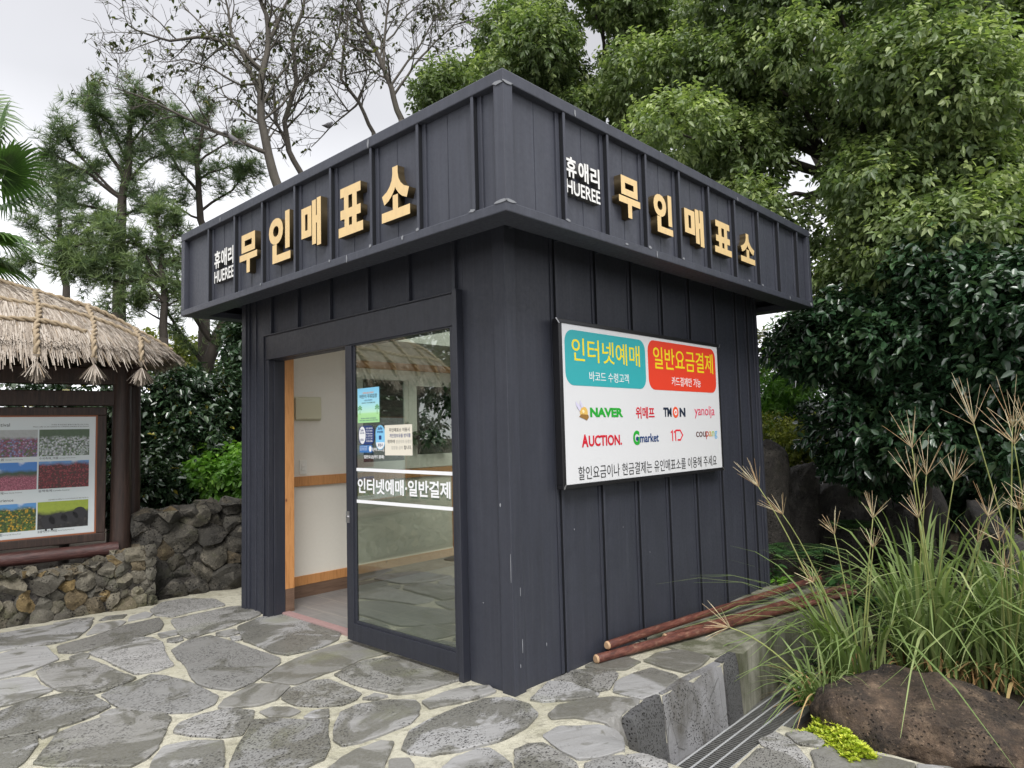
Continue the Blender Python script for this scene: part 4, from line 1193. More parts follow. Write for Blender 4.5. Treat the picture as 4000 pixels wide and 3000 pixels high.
def MB_pole(a_, c_, r0, r1, bend, seed):
    b = MB()
    R = random.Random(seed)
    n_, m = 22, 12
    ax = (c_ - a_).normalized()
    u = ax.orthogonal().normalized(); v = ax.cross(u)
    rows = []
    for i in range(n_ + 1):
        f_ = i / n_
        p = a_.lerp(c_, f_) + Vector((0, 0, 1)) * bend * math.sin(f_ * math.pi) * .4 + v * bend * math.sin(f_ * 5 + seed) * .5
        r = r0 + (r1 - r0) * f_
        rows.append([p + (u * math.cos(2 * math.pi * k / m) + v * math.sin(2 * math.pi * k / m)) * r * (1 + .10 * noise.noise(Vector((f_ * 14, k * .8, seed)))) for k in range(m)])
    # rounded near end
    cap0 = [[rows[0][k].lerp(sum(rows[0], Vector()) / m, s_) - ax * e_ for k in range(m)] for s_, e_ in ((.28, .012),)]
    allr = cap0 + rows
    vs = [p for r_ in allr for p in r_]
    fs = [(i * m + k, i * m + (k + 1) % m, (i + 1) * m + (k + 1) % m, (i + 1) * m + k) for i in range(len(allr) - 1) for k in range(m)]
    b.add(vs, fs, 0)
    b.f.append(tuple(reversed(range(m)))); b.mi.append(1)
    b.f.append(tuple((len(allr) - 1) * m + k for k in range(m))); b.mi.append(1)
    for i in range(m):
        b.mi[i] = 1
    return b.build('wooden_pole', [M_BARK1, M_CUT], None, loc=(a_ + c_) / 2 - Vector((0, 0, r0)), smooth=True, sharp=50)
pole((.735, -.062, .030), (3.72, -.79, .032), .031, .027, 'red-brown peeled pole lying nearest the drain, outermost of the three', .02, 1)
pole((.85, -.068, .090), (4.02, -.37, .050), .029, .028, 'darker brown pole against the kiosk wall resting on the others', .03, 2)
pole((1.45, -.165, .030), (3.86, -.68, .034), .029, .028, 'brown pole in the middle, wedged between the two others', .02, 3)

# ------------------------------------------------------------------ rocks
def rock_mat(name, a, b_, c_, pit=.6, moss=0., stain=0.):
    t = MT(name, a, .8, .35)
    n1 = t.noise(2.0, 8, .65, None, .4)
    c = t.mix(t.ramp(n1, [(.36, 0.), (.62, 1.)]), a, b_)
    c = t.mix(t.ramp(t.noise(5.5, 7, .7), [(.5, 0.), (.66, .8)]), c, c_)
    if moss:
        c = t.mix(t.ramp(t.noise(3.1, 6, .7, t.co((1, 1, 1), 'Object', (1, 0, 0))), [(.55, 0.), (.7, moss)]), c, (.07, .085, .025))
    if stain:
        c = t.mix(t.ramp(t.noise(3.4, 8, .72, t.co((1, 1, .6), 'Object', (.3, .2, 1))), [(.46, 0.), (.58, stain)]), c, (.020, .017, .016))
    gr_ = t.noise(70, 8, .8)
    c = t.mix(t.math('MULTIPLY', t.ramp(gr_, [(.42, 0.), (.62, 1.)]), .45), c, tuple(x * .35 for x in b_))
    c = t.mix(t.math('MULTIPLY', t.ramp(t.noise(38, 7, .8, t.co((1, 1, 1), 'Object', (1, 2, 0))), [(.58, 0.), (.64, 1.)]), .45), c, tuple(min(1, x * 1.5) for x in c_))
    pm = t.ramp(t.noise(4, 4), [(.42, 0.), (.56, 1.)])
    p_ = t.math('MAXIMUM', t.math('MULTIPLY', t.ramp(t.voro(38), [(.14, 1.), (.30, 0.)]), pm), t.math('MULTIPLY', t.ramp(t.voro(14), [(.08, 1.), (.17, 0.)]), pm))
    c = t.mix(t.math('MULTIPLY', p_, pit), c, (.012, .011, .01))
    t.color(c)
    t.bump(t.math('SUBTRACT', t.math('ADD', t.noise(16, 9, .72), t.math('MULTIPLY', t.noise(60, 6, .7), .35)), t.math('MULTIPLY', p_, 1.1)), .9, .035)
    return t.m
M_BOUL = rock_mat('brown weathered rock', (.135, .092, .062), (.038, .030, .026), (.28, .20, .135), .9, .15, .6)
M_LAVA = rock_mat('dark lava rock', (.07, .063, .056), (.035, .032, .030), (.12, .11, .095), .6, .3)
M_WALLST = rock_mat('grey brown wall stone', (.205, .19, .155), (.105, .096, .08), (.28, .26, .215), .9, .5)
M_WALLDK = rock_mat('dark wall stone', (.092, .086, .074), (.042, .040, .036), (.18, .165, .14), .9, .45)
def hull_rock(name, pts, mat, label, cat, sub=4, amp=.03, seed=0, loc=None, group=None, smooth_n=2):
    bm = bmesh.new()
    for p in pts: bm.verts.new(p)
    r = bmesh.ops.convex_hull(bm, input=bm.verts)
    bmesh.ops.delete(bm, geom=list({g_ for g_ in r['geom_interior'] + r['geom_unused'] if isinstance(g_, bmesh.types.BMVert)}), context='VERTS')
    bmesh.ops.triangulate(bm, faces=bm.faces)
    for k in range(sub):
        bmesh.ops.subdivide_edges(bm, edges=[e for e in bm.edges if e.calc_length() > (.022 if sub > 4 else .045)], cuts=1, use_grid_fill=True)
        bmesh.ops.triangulate(bm, faces=bm.faces)
        if k < smooth_n:
            bmesh.ops.smooth_vert(bm, verts=bm.verts, factor=.35, use_axis_x=True, use_axis_y=True, use_axis_z=True)
    bm.normal_update()
    for v in bm.verts:
        q = v.co * 2.2 + Vector((seed, 0, 0))
        d_ = noise.fractal(q, 1, 2, 5) * amp + noise.fractal(v.co * 9 + Vector((seed, 3, 0)), 1, 2, 4) * amp * .28
        v.co += v.normal * d_
    c = Vector(loc) if loc is not None else sum((Vector(p) for p in pts), Vector()) / len(pts)
    c.z = min(p[2] for p in pts)
    for v in bm.verts: v.co -= c
    me = bpy.data.meshes.new(name)
    bm.to_mesh(me); bm.free()
    me.materials.append(mat)
    me.polygons.foreach_set('use_smooth', [True] * len(me.polygons))
    o = link(name, me, None, c)
    return tag(o, label, cat, group)
BP = [(1.58, -1.17, -.44), (1.50, -1.28, -.235), (1.62, -1.15, -.27), (1.72, -1.13, -.17), (2.01, -1.20, -.125), (2.277, -1.411, -.075), (2.315, -1.555, -.062), (2.348, -1.692, -.10), (2.45, -1.956, -.185), (2.45, -2.2, -.28), (2.4, -2.45, -.34),
      (1.479, -1.37, -.165), (1.535, -1.638, -.172), (1.56, -1.929, -.172), (1.64, -2.144, -.225), (1.72, -2.38, -.27), (1.45, -1.362, -.40), (1.43, -1.554, -.46), (1.48, -1.809, -.46), (1.64, -2.142, -.46), (1.80, -2.45, -.46), (2.5, -2.4, -.46), (2.5, -1.2, -.46)]
hull_rock('boulder', BP, M_BOUL, 'large brown pitted boulder in front of the pampas grass', 'boulder', 5, .050, 2, smooth_n=1)
def block(c, rx, ry, rz, seed, n=16):
    R = random.Random(seed)
    return [(c[0] + rx * R.uniform(-1, 1), c[1] + ry * R.uniform(-1, 1), c[2] + rz * (R.uniform(-.2, 1) if k % 3 else -.3)) for k in range(n)]
GR_R = 'dark lava rocks behind the kiosk'
for i, (px, py, d, rx, rz, lb) in enumerate([(2975, 1960, 8.6, .30, 1.5, 'tall dark lava rock just behind the kiosk corner'), (3085, 1990, 8.9, .26, 1.30, 'pointed upright dark lava rock beside the kiosk corner'), (3270, 2020, 9.0, .58, 1.22, 'broad dark lava rock with the leaf litter on it'), (3560, 2040, 9.2, .70, 1.25, 'wide dark lava rock in the shade under the camellia'), (3900, 2060, 9.0, .60, 1.05, 'dark lava rock behind the pampas plumes')]):
    p = at(px, py, d)
    hull_rock('lava_rock', block((p.x, p.y, .0), rx, .4, rz, 40 + i, 20), M_LAVA, lb, 'rock', 3, .07, i * 5, loc=(p.x, p.y, 0), group=GR_R)
hull_rock('rock', [(1.95 + x, -2.55 + y, -.44 + z) for x, y, z in ((0, 0, 0), (.4, .1, 0), (.1, -.4, 0), (.1, .05, .12), (.35, 0, .1), (.2, -.3, .12))], M_LAVA, 'small grey rock at the right end of the boulder', 'rock', 3, .02, 9)

# ------------------------------------------------------------------ stone walls (hut frame: u right, v outward)
def stone_wall(name, u0, u1, vtop, vbase, thick, ztop, mat, core, label, seed, size, zb=0., end=False):
    R = random.Random(seed)
    b = MB()
    H_ = max(ztop(u0 + (u1 - u0) * k / 20) for k in range(21))
    sd, wt = [], []
    tries = 0
    while tries < 9000:
        tries += 1
        r = size * R.choice((.5, .7, .9, 1.15, 1.5))
        u, z = R.uniform(u0, u1), R.uniform(zb + .02, H_)
        if z > ztop(u) - .03: continue
        if all(math.hypot((u - a[0]) * .85, z - a[1]) > (r + q) * .88 for a, q in zip(sd, wt)):
            sd.append((u, z)); wt.append(r)
    cells = voronoi(sd, [(u0, zb - .02), (u1, zb - .02), (u1, H_ + .1), (u0, H_ + .1)], wt)
    for (u, z), cpoly, wr in zip(sd, cells, wt):
        if len(cpoly) < 3: continue
        cpoly = [(a, min(q, ztop(a) + R.uniform(-.01, .03))) for a, q in cpoly]
        # resample the outline as a rounded loop
        pts = refine(cpoly, .02, .004, seed + u)
        cx, cz = sum(p[0] for p in pts) / len(pts), sum(p[1] for p in pts) / len(pts)
        k = 18
        loop = []
        for i in range(k):
            a = 2 * math.pi * i / k
            dx, dz = math.cos(a), math.sin(a)
            best = 9
            for j in range(len(pts)):
                (x1, y1), (x2, y2) = pts[j - 1], pts[j]
                ex, ey = x2 - x1, y2 - y1
                den = dx * ey - dz * ex
                if abs(den) < 1e-9: continue
                tt = ((x1 - cx) * ey - (y1 - cz) * ex) / den
                uu = ((x1 - cx) * dz - (y1 - cz) * dx) / den
                if tt > 0 and -.001 <= uu <= 1.001: best = min(best, tt)
            loop.append(best if best < 9 else wr)
        loop = [min(l_, wr * 2.2) for l_ in loop]
        loop = [loop[i] * .94 + (loop[i - 1] + loop[(i + 1) % k]) * .03 for i in range(k)]
        planes = [(R.uniform(.35, .85), R.uniform(0, 6.28), R.uniform(.6, 1.7)) for _ in range(3)]
        dep = min(.16, wr * R.uniform(.7, 1.05))
        tilt_u, tilt_z = R.uniform(-.25, .25), R.uniform(-.2, .3)
        rings = [(.96, -.25), (1.03, .15), (1.01, .60), (.90, .92), (.52, 1.04)]
        vs = []
        for s_, dd in rings:
            for i in range(k):
                a = 2 * math.pi * i / k
                du, dz = loop[i] * s_ * math.cos(a) * 1.0, loop[i] * s_ * math.sin(a) * 1.0
                ee = dep * dd + (tilt_u * du + tilt_z * dz) * max(0, dd)
                for pd, pa, ps in planes:
                    ee = min(ee, dep * pd - ps * (du * math.cos(pa) + dz * math.sin(pa)) * .5 + dep * .15)
                vv_ = vbase(cz + dz) - .10 + ee
                q = hut(cx + du, vv_, cz + dz)
                nn2 = noise.noise_vector(q * 8 + Vector((seed, 0, 0))) * .024 + noise.noise_vector(q * 24) * .011
                vs.append(q + nn2)
        q = hut(cx, vbase(cz) - .10 + dep * 1.04, cz)
        vs.append(q)
        m = len(rings)
        fs = [(j * k + i, j * k + (i + 1) % k, (j + 1) * k + (i + 1) % k, (j + 1) * k + i) for j in range(m - 1) for i in range(k)]
        fs += [((m - 1) * k + i, (m - 1) * k + (i + 1) % k, m * k) for i in range(k)]
        b.add(vs, fs, 0)
    # core of dark fill with a rough top course
    n_ = 24
    for j in range(n_):
        ua, ub = u0 + (u1 - u0) * j / n_, u0 + (u1 - u0) * (j + 1) / n_
        za, zb_ = ztop(ua) - .05, ztop(ub) - .05
        vs = []
        for uu, zz in ((ua, za), (ub, zb_)):
            vs += [hut(uu, vbase(0) - .11, zb - .05), hut(uu, vbase(zz) - .11, zz), hut(uu, vbase(0) - thick, zz), hut(uu, vbase(0) - thick, zb - .05)]
        b.add(vs, [(0, 1, 5, 4), (1, 2, 6, 5), (2, 3, 7, 6)] + ([(3, 2, 1, 0)] if j == 0 else []) + ([(4, 5, 6, 7)] if j == n_ - 1 else []), 1)
    for j in range(int((u1 - u0) / (size * 1.5))):        # stones lying on top
        u = u0 + (j + .5) * size * 1.5 + R.uniform(-.03, .03)
        if u > u1: break
        for vv_ in (vbase(0) - .14, vbase(0) - .32):
            c = hut(u, vv_ + R.uniform(-.04, .04), ztop(u) - .03)
            bm = bmesh.new(); bmesh.ops.create_icosphere(bm, subdivisions=2, radius=1)
            sx_, sy_, sz_ = size * R.uniform(.7, 1.1), size * R.uniform(.7, 1.1), size * R.uniform(.3, .55)
            vs = [c + Vector((v.co.x * sx_, v.co.y * sy_, v.co.z * sz_)) + noise.noise_vector((c + v.co * .12) * 9) * .07 for v in bm.verts]
            b.add(vs, [tuple(v.index for v in f_.verts) for f_ in bm.faces], 0); bm.free()
    o = b.build(name, [mat, core], None, loc=hut((u0 + u1) / 2, vbase(0), zb), smooth=True, sharp=34)
    return tag(o, label, 'stone wall')
def st_island(m, lo=.6, hi=1.35, warm=True):
    """vary each stone's own colour"""
    q = m.node_tree
    bs = q.nodes['Principled BSDF']
    src = bs.inputs['Base Color'].links[0].from_socket
    g_ = q.nodes.new('ShaderNodeNewGeometry')
    r = q.nodes.new('ShaderNodeValToRGB')
    cols = [(0, (lo,) * 3), (.3, (1., 1., 1.)), (.55, (hi, hi * .97, hi * .88)), (.8, (.85, .87, .88)), (.96, (1.1, .95, .72)), (1., (1.5, 1.15, .6))]
    while len(r.color_ramp.elements) < len(cols): r.color_ramp.elements.new(.5)
    for e, (p, c) in zip(r.color_ramp.elements, cols):
        e.position = p; e.color = (*c, 1)
    q.links.new(g_.outputs['Random Per Island'], r.inputs[0])
    x = q.nodes.new('ShaderNodeMix'); x.data_type = 'RGBA'; x.blend_type = 'MULTIPLY'; x.inputs[0].default_value = 1
    q.links.new(src, x.inputs[6]); q.links.new(r.outputs[0], x.inputs[7])
    q.links.new(x.outputs[2], bs.inputs['Base Color'])
st_island(M_WALLST); st_island(M_WALLDK)
lowtop = lambda u: .46 + .03 * math.sin(u * 5) + (.06 * ss(1.0, 1.3, u))
stone_wall('stone_wall', -2.6, 1.66, None, lambda z: .40 - .05 * z, .55, lowtop, M_WALLST, M_LAVA, 'low wall of mixed grey-brown stones under the notice board', 3, .085)
hightop = lambda u: .84 + .05 * ss(1.6, 2.1, u) + .02 * math.sin(u * 9)
stone_wall('stone_wall', 1.48, 3.6, None, lambda z: .17 - .06 * z, .50, hightop, M_WALLDK, M_LAVA, 'taller wall of dark lava stones running behind the kiosk', 8, .145)
# ------------------------------------------------------------------ thatched notice board
HUT = thing('notice_board', 'thatched dark timber notice board with festival pictures behind the low stone wall', 'notice board', hut(0, 0, .45))
t = MT('dark stained timber', (.045, .028, .022), .5, .45)
g = t.noise(4, 8, .7, t.co((14, 14, 1.0)), .4)
c = t.ramp(g, [(.3, (.018, .012, .010)), (.55, (.045, .026, .020)), (.75, (.085, .052, .040))])
t.color(c); t.bump(g, .5, .008)
M_TIMB = t.m
t = MT('red brown log', (.10, .045, .04), .35, .5)
g = t.noise(4, 8, .7, t.co((1.0, 14, 14)), .4)
t.color(t.ramp(g, [(.3, (.030, .014, .013)), (.55, (.085, .036, .032)), (.75, (.14, .075, .065))])); t.bump(g, .6, .01)
M_LOG = t.m
def hbox(b, u0, u1, v0, v1, z0, z1, mi=0):
    return b.obox(hut(u0, v1, z0), HE * (u1 - u0), -HN * (v1 - v0), EZ * (z1 - z0), mi)
def hpost(u, v, r, z0, z1, du=0., nm='post'):
    b = MB(); n_ = 10
    pts = [hut(u + du * k / n_, v, z0 + (z1 - z0) * k / n_) for k in range(n_ + 1)]
    b.tube(pts, [r * (1.05 - .1 * k / n_ + .02 * math.sin(k * 2.1)) for k in range(n_ + 1)], 14)
    b.build(nm, M_TIMB, HUT, smooth=True, sharp=50)
for u in (1.385, -1.385):
    hpost(u, .05, .088, .40, 2.36)
    hpost(u + (.13 if u > 0 else -.13), -.16, .075, .40, 2.38, 0)
b = MB(); hbox(b, -1.46, 1.46, -.02, .085, 1.930, 2.075); b.build('beam', M_TIMB, HUT, bevel=.008)
b = MB(); hbox(b, -1.6, 1.6, -.06, .10, 2.140, 2.300); b.build('beam', M_TIMB, HUT, bevel=.01)
b = MB()
for i in range(14):
    u = -1.6 + i * .246
    hbox(b, u * .92, u * .92 + .05, -.75, .80, 2.3005, 2.36)
b.build('rafters', M_TIMB, HUT)
b = MB()
n_ = 16
b.tube([hut(-1.45 + 2.80 * k / n_, .16, .555) for k in range(n_ + 1)], [.062 + .004 * math.sin(k * 1.7) for k in range(n_ + 1)], 14)
b.build('sill_log', M_LOG, HUT, smooth=True, sharp=50)
# framed picture panel
fr_ = MB()
U1, ZB, ZT2 = 1.250, .632, 1.915
fw = .078
hbox(fr_, -U1, U1, .02, .105, ZT2 - fw, ZT2); hbox(fr_, -U1, U1, .02, .105, ZB, ZB + fw)
hbox(fr_, -U1, -U1 + fw, .02, .105, ZB + fw, ZT2 - fw); hbox(fr_, U1 - fw, U1, .02, .105, ZB + fw, ZT2 - fw)
fobj = fr_.build('picture_frame', M_TIMB, HUT, bevel=.008)
b = MB()
i0, i1, z0_, z1_ = -U1 + fw, U1 - fw, ZB + fw, ZT2 - fw
hbox(b, i0, i1, .07, .100, z1_ - .012, z1_); hbox(b, i0, i1, .07, .100, z0_, z0_ + .012); hbox(b, i0, i0 + .012, .07, .1, z0_ + .012, z1_ - .012); hbox(b, i1 - .012, i1, .07, .1, z0_ + .012, z1_ - .012)
b.build('inner_rim', MT('orange rim', (.30, .10, .04), .5).m, fobj)
t = MT('printed board', (.62, .68, .70), .22, .5)
t.color(t.mix(t.noise(1.6, 4), (.56, .64, .67), (.68, .72, .72)))
b = MB(); hbox(b, i0 + .0125, i1 - .0125, .03, .080, z0_ + .0125, z1_ - .0125)
brd = b.build('board', t.m, HUT)
VB = .0802
def htext(s_, u, z, wd, ht, mat=INK, bold=.0):
    text('caption', s_, hut(u, VB + .0004, z), FR_HUT, wd, ht, mat, HUT, .0005, bold)
def flower_mat(name, top, mid, cols, h0, scale=26, sky=None):
    """printed picture: far band above, blossoms below"""
    t = MT(name, mid, .35)
    sx = t.n('ShaderNodeSeparateXYZ')
    t.l(t.co(), sx.inputs[0])
    v = t.voro(scale * 2.6)
    vn = t.n('ShaderNodeTexVoronoi'); vn.inputs['Scale'].default_value = scale * 2.6
    t.l(t.co(), vn.inputs['Vector'])
    pc = t.ramp(t.n('ShaderNodeSeparateColor').outputs[0], [(0, 0.), (1, 1.)])
    scn = t.n('ShaderNodeSeparateColor'); t.l(vn.outputs['Color'], scn.inputs[0])
    k = len(cols)
    fl = t.ramp(scn.outputs[0], [(i / k, c) for i, c in enumerate(cols)], True)
    fl = t.mix(t.ramp(v, [(.25, 0.), (.7, .75)]), fl, tuple(.3 * x for x in cols[0]))
    zf = t.math('ADD', sx.outputs[2], t.math('MULTIPLY', t.math('SUBTRACT', t.noise(9, 5), .5), .08))
    f = t.math('MULTIPLY', t.math('SUBTRACT', zf, h0), 30.)
    f.node.use_clamp = True
    farb = t.mix(t.noise(40, 6, .7), top, mid)
    c = t.mix(f, fl, farb)
    if sky is not None:
        f2 = t.math('MULTIPLY', t.math('SUBTRACT', zf, sky[1]), 30.); f2.node.use_clamp = True
        c = t.mix(f2, c, t.mix(t.ramp(t.noise(7, 5), [(.5, 0.), (.65, 1.)]), sky[0], (.7, .75, .8)))
    t.color(c)
    return t.m
PICS = [  # rows of pictures, columns from the right
    [('white hydrangea print', flower_mat('white hydrangea print', (.03, .06, .03), (.10, .16, .08), [(.55, .60, .62), (.10, .18, .06), (.42, .50, .45), (.06, .12, .04), (.62, .64, .66)], .155), ('수국축제_여름', 'Hydrangea Festival_Summer')),
     ('mixed hydrangea print', flower_mat('mixed hydrangea print', (.5, .52, .54), (.28, .30, .28), [(.30, .14, .24), (.22, .25, .46), (.10, .17, .06), (.42, .30, .42), (.30, .08, .12)], .150), ('수국축제_봄', 'Hydrangea Festival_Spring'))],
    [('red camellia print', flower_mat('red camellia print', (.16, .02, .03), (.06, .03, .02), [(.20, .02, .03), (.05, .03, .02), (.30, .05, .06), (.10, .015, .02)], .30, 34, ((.12, .28, .55), .21)), ('동백축제', 'Camellia Festival')),
     ('pink grass print', flower_mat('pink grass print', (.03, .06, .04), (.05, .09, .05), [(.42, .12, .18), (.50, .18, .24), (.36, .10, .15)], .105, 50, ((.05, .20, .55), .15)), ('핑크뮬리축제', 'Pink Muhly Festival'))],
    [('animal feeding print', flower_mat('animal feeding print', (.42, .50, .05), (.20, .28, .04), [(.03, .03, .032), (.05, .045, .04), (.02, .02, .022)], .13, 14), ('동물먹이주기체험', 'Animal Feeding Experience')),
     ('citrus picking print', flower_mat('citrus picking print', (.05, .10, .03), (.10, .16, .04), [(.06, .12, .02), (.55, .33, .02), (.10, .18, .03), (.30, .28, .04), (.04, .08, .02)], .20, 26, ((.10, .30, .62), .19)), ('감귤따기체험', 'Picking Up Citrus Fruit'))]]
ROWZ = [(1.458, 1.706), (1.158, 1.410), (.786, 1.036)]
for r_, row in enumerate(PICS):
    za, zb = ROWZ[r_]
    for c_ in range(5):
        nm, m, cap = row[c_ % 2]
        ua = .708 - c_ * .412
        if c_ == 4: continue
        b = MB()
        # origin at the lower left corner so the print's own height runs from zero
        pp_ = [hut(ua, VB - .0015, za), hut(ua + .400, VB - .0015, za)]
        b.obox(hut(ua, VB + .0006, za), HE * .400, -HN * .004, EZ * (zb - za))
        o = b.build('picture_print', m, None, loc=hut(ua, VB, za))
        o.parent = HUT
        o.location = hut(ua, VB, za) - WL[HUT.as_pointer()]
        htext(cap[0], ua + .003, za - .032, .105 if len(cap[0]) < 5 else .15, .024)
        htext(cap[1], ua + (.115 if len(cap[0]) < 5 else .16), za - .028, .13, .011)
htext('Festival', .36, 1.738, .125, .030); htext('Experience', .36, 1.052, .165, .032)
htext('자세한 축제일정은 홈페이지를 참고해 주세요', .80, 1.745, .30, .011); htext('Please refer to the website for a detailed schedule of the festival', .66, 1.728, .44, .010)
htext('감귤체험은 유료체험으로 10시까지 입장하셔야 체험 가능합니다', .79, 1.048, .32, .010)
# a row of black pigs along the feeding picture
b = MB()
for k, (du, dz, sx_, sz_) in enumerate(((.085, .065, .052, .060), (.16, .085, .075, .055), (.25, .10, .07, .05), (.33, .13, .055, .055))):
    b.prism(circ(du, dz, sx_, sz_, 14), hut(.708, VB + .0012, .786), HE, EZ, HN, .0004)
    for q in (-.5, .4):
        b.prism([(du + q * sx_, dz - sz_ - .02), (du + q * sx_ + .015, dz - sz_ - .02), (du + q * sx_ + .018, dz - sz_ * .5), (du + q * sx_ - .003, dz - sz_ * .5)], hut(.708, VB + .0012, .786), HE, EZ, HN, .0003)
b.build('pig_print', flat('black pig print', (.03, .03, .034)), HUT)

# thatch
RA, RB, PEX = 1.88, 1.10, 2.3
ZE, RH = 2.41, .66
def roof_d(a, b_):
    return (abs(a / RA) ** PEX + abs(b_ / RB) ** PEX) ** (1 / PEX)
def roof_z(a, b_):
    d = roof_d(a, b_)
    return ZE + RH * (1 - min(1.15, d) ** 1.95) + .035 * noise.noise(Vector((a * 2.2, b_ * 2.2, 0)))
t = MT('straw', (.42, .34, .24), .75, .3)
isl = t.island()
c = t.ramp(isl, [(0, (.17, .135, .105)), (.3, (.30, .255, .21)), (.6, (.40, .35, .295)), (.85, (.47, .42, .365)), (1, (.22, .165, .11))])
M_STRAW = t.color(c).m
t = MT('thatch body', (.20, .15, .10), .9, .2)
t.color(t.mix(t.noise(50, 6, .7, t.co((1, 1, .3))), (.10, .075, .05), (.34, .27, .19)))
M_THB = t.m
t = MT('straw rope', (.40, .30, .17), .75, .3)
t.color(t.mix(t.noise(60, 5, .6), (.20, .15, .09), (.42, .34, .24))); t.bump(t.noise(90, 4), .5, .004)
M_ROPE = t.m
b = MB()
nr, na = 14, 72
rows = []
for i in range(nr + 1):
    d = (i / nr) ** .8
    rows.append([])
    for k in range(na):
        th = 2 * math.pi * k / na
        ca, sa = math.cos(th), math.sin(th)
        s_ = d / ((abs(ca) ** PEX + abs(sa) ** PEX) ** (1 / PEX))
        a_, b_ = RA * ca * s_, RB * sa * s_
        rows[-1].append((a_, b_, roof_z(a_, b_) - .02))
vs = [hut(*p) for r_ in rows for p in r_]
under = [[(p[0] * f_, p[1] * f_, z_) for p in rows[-1]] for f_, z_ in ((.985, ZE - .06), (.93, ZE - .085), (.5, ZE - .02), (0.02, ZE + .05))]
vs += [hut(*p) for r_ in under for p in r_]
tot = nr + 1 + len(under)
fs = [(i * na + k, (i + 1) * na + k, (i + 1) * na + (k + 1) % na, i * na + (k + 1) % na) for i in range(tot - 1) for k in range(na)]
b.add(vs, [f_[::-1] for f_ in fs])
thatch = b.build('thatch_roof', M_THB, HUT, smooth=True)
RT = np.random.default_rng(4)
def hut_np(P):
    return np.array(HO) + P[:, :1] * np.array(HE) + P[:, 1:2] * np.array(HN) + P[:, 2:] * np.array([0, 0, 1.])
def rz_np(a, b_):
    d = (np.abs(a / RA) ** PEX + np.abs(b_ / RB) ** PEX) ** (1 / PEX)
    return ZE + RH * (1 - np.minimum(1.3, d) ** 1.95)
def straws(n, dlo, dhi, llo, lhi, wd, lift, front=True):
    th = RT.uniform(-math.pi, math.pi, n)
    if front: th = np.where(np.sin(th) < -.25, -th, th)
    ca, sa = np.cos(th), np.sin(th)
    d = np.sqrt(RT.uniform(dlo ** 2, dhi ** 2, n))
    s_ = d / ((np.abs(ca) ** PEX + np.abs(sa) ** PEX) ** (1 / PEX))
    a0, b0 = RA * ca * s_, RB * sa * s_
    # downslope direction: gradient of d
    ga, gb = np.sign(a0) * np.abs(a0 / RA) ** (PEX - 1) / RA, np.sign(b0) * np.abs(b0 / RB) ** (PEX - 1) / RB
    g = np.hypot(ga, gb) + 1e-9
    ang = np.arctan2(gb, ga) + RT.normal(0, .14, n)
    L_ = RT.uniform(llo, lhi, n)
    pts = []
    l0 = RT.uniform(0, lift, n)
    l1 = l0 + RT.uniform(-.004, .016, n)
    for k, (f_, lf) in enumerate(((0, l0), (.5, (l0 + l1) * .5), (1, l1))):
        a_, b_ = a0 + np.cos(ang) * L_ * f_ * .9, b0 + np.sin(ang) * L_ * f_ * .9
        z = rz_np(a_, b_) + lf
        dd = (np.abs(a_ / RA) ** PEX + np.abs(b_ / RB) ** PEX) ** (1 / PEX)
        z -= np.maximum(0, dd - 1) * .5
        pts.append(np.stack([a_, b_, z], 1))
    sd = np.stack([-np.sin(ang), np.cos(ang), np.zeros(n)], 1) * wd * .5
    tw = RT.uniform(-.6, .6, n)[:, None] * np.array([[0, 0, 1.]]) * wd * .5
    V = np.stack([pts[0] - sd - tw, pts[0] + sd + tw, pts[1] - sd, pts[1] + sd, pts[2] - sd * .6 + tw, pts[2] + sd * .6 - tw], 1)
    F = np.array([[0, 1, 3, 2], [2, 3, 5, 4]])[None] + (np.arange(n) * 6)[:, None, None]
    return hut_np(V.reshape(-1, 3)), F.reshape(-1, 4)
def merge(parts):
    Vs, Fs, o = [], [], 0
    for V, F in parts:
        Vs.append(V); Fs.append(F + o); o += len(V)
    return np.concatenate(Vs), np.concatenate(Fs)
parts = [straws(20000, 0, .90, .16, .34, .0085, .022), straws(4500, .78, .95, .10, .18, .008, .03)]
# eave fringe: straw ends in depth
n = 9000
th = RT.uniform(-math.pi, math.pi, n); th = np.where(np.sin(th) < -.25, -th, th)
ca, sa = np.cos(th), np.sin(th)
s_ = 1 / ((np.abs(ca) ** PEX + np.abs(sa) ** PEX) ** (1 / PEX))
dep = RT.uniform(0, 1, n)
f0 = 1.0 - .10 * dep
a0, b0 = RA * ca * s_ * f0, RB * sa * s_ * f0
z0 = ZE + .02 - .09 * dep
wv = .02 * np.sin(th * 23) + .015 * np.sin(th * 51 + 1)
L_ = RT.uniform(.03, .105, n) + wv
ang = np.arctan2(b0 / RB ** 2, a0 / RA ** 2) + RT.normal(0, .3, n)
sl = RT.uniform(-.9, -.25, n)
P0 = np.stack([a0, b0, z0], 1); dirv = np.stack([np.cos(ang) * np.cos(sl), np.sin(ang) * np.cos(sl), np.sin(sl)], 1)
P1 = P0 + dirv * L_[:, None]
sd = np.stack([-np.sin(ang), np.cos(ang), np.zeros(n)], 1) * .0042
V = np.stack([P0 - sd, P0 + sd, P1 + sd * .7, P1 - sd * .7], 1)
parts.append((hut_np(V.reshape(-1, 3)), (np.arange(4)[None] + (np.arange(n) * 4)[:, None])))
V, F = merge(parts)
quads('straw', V, F, M_STRAW, HUT)
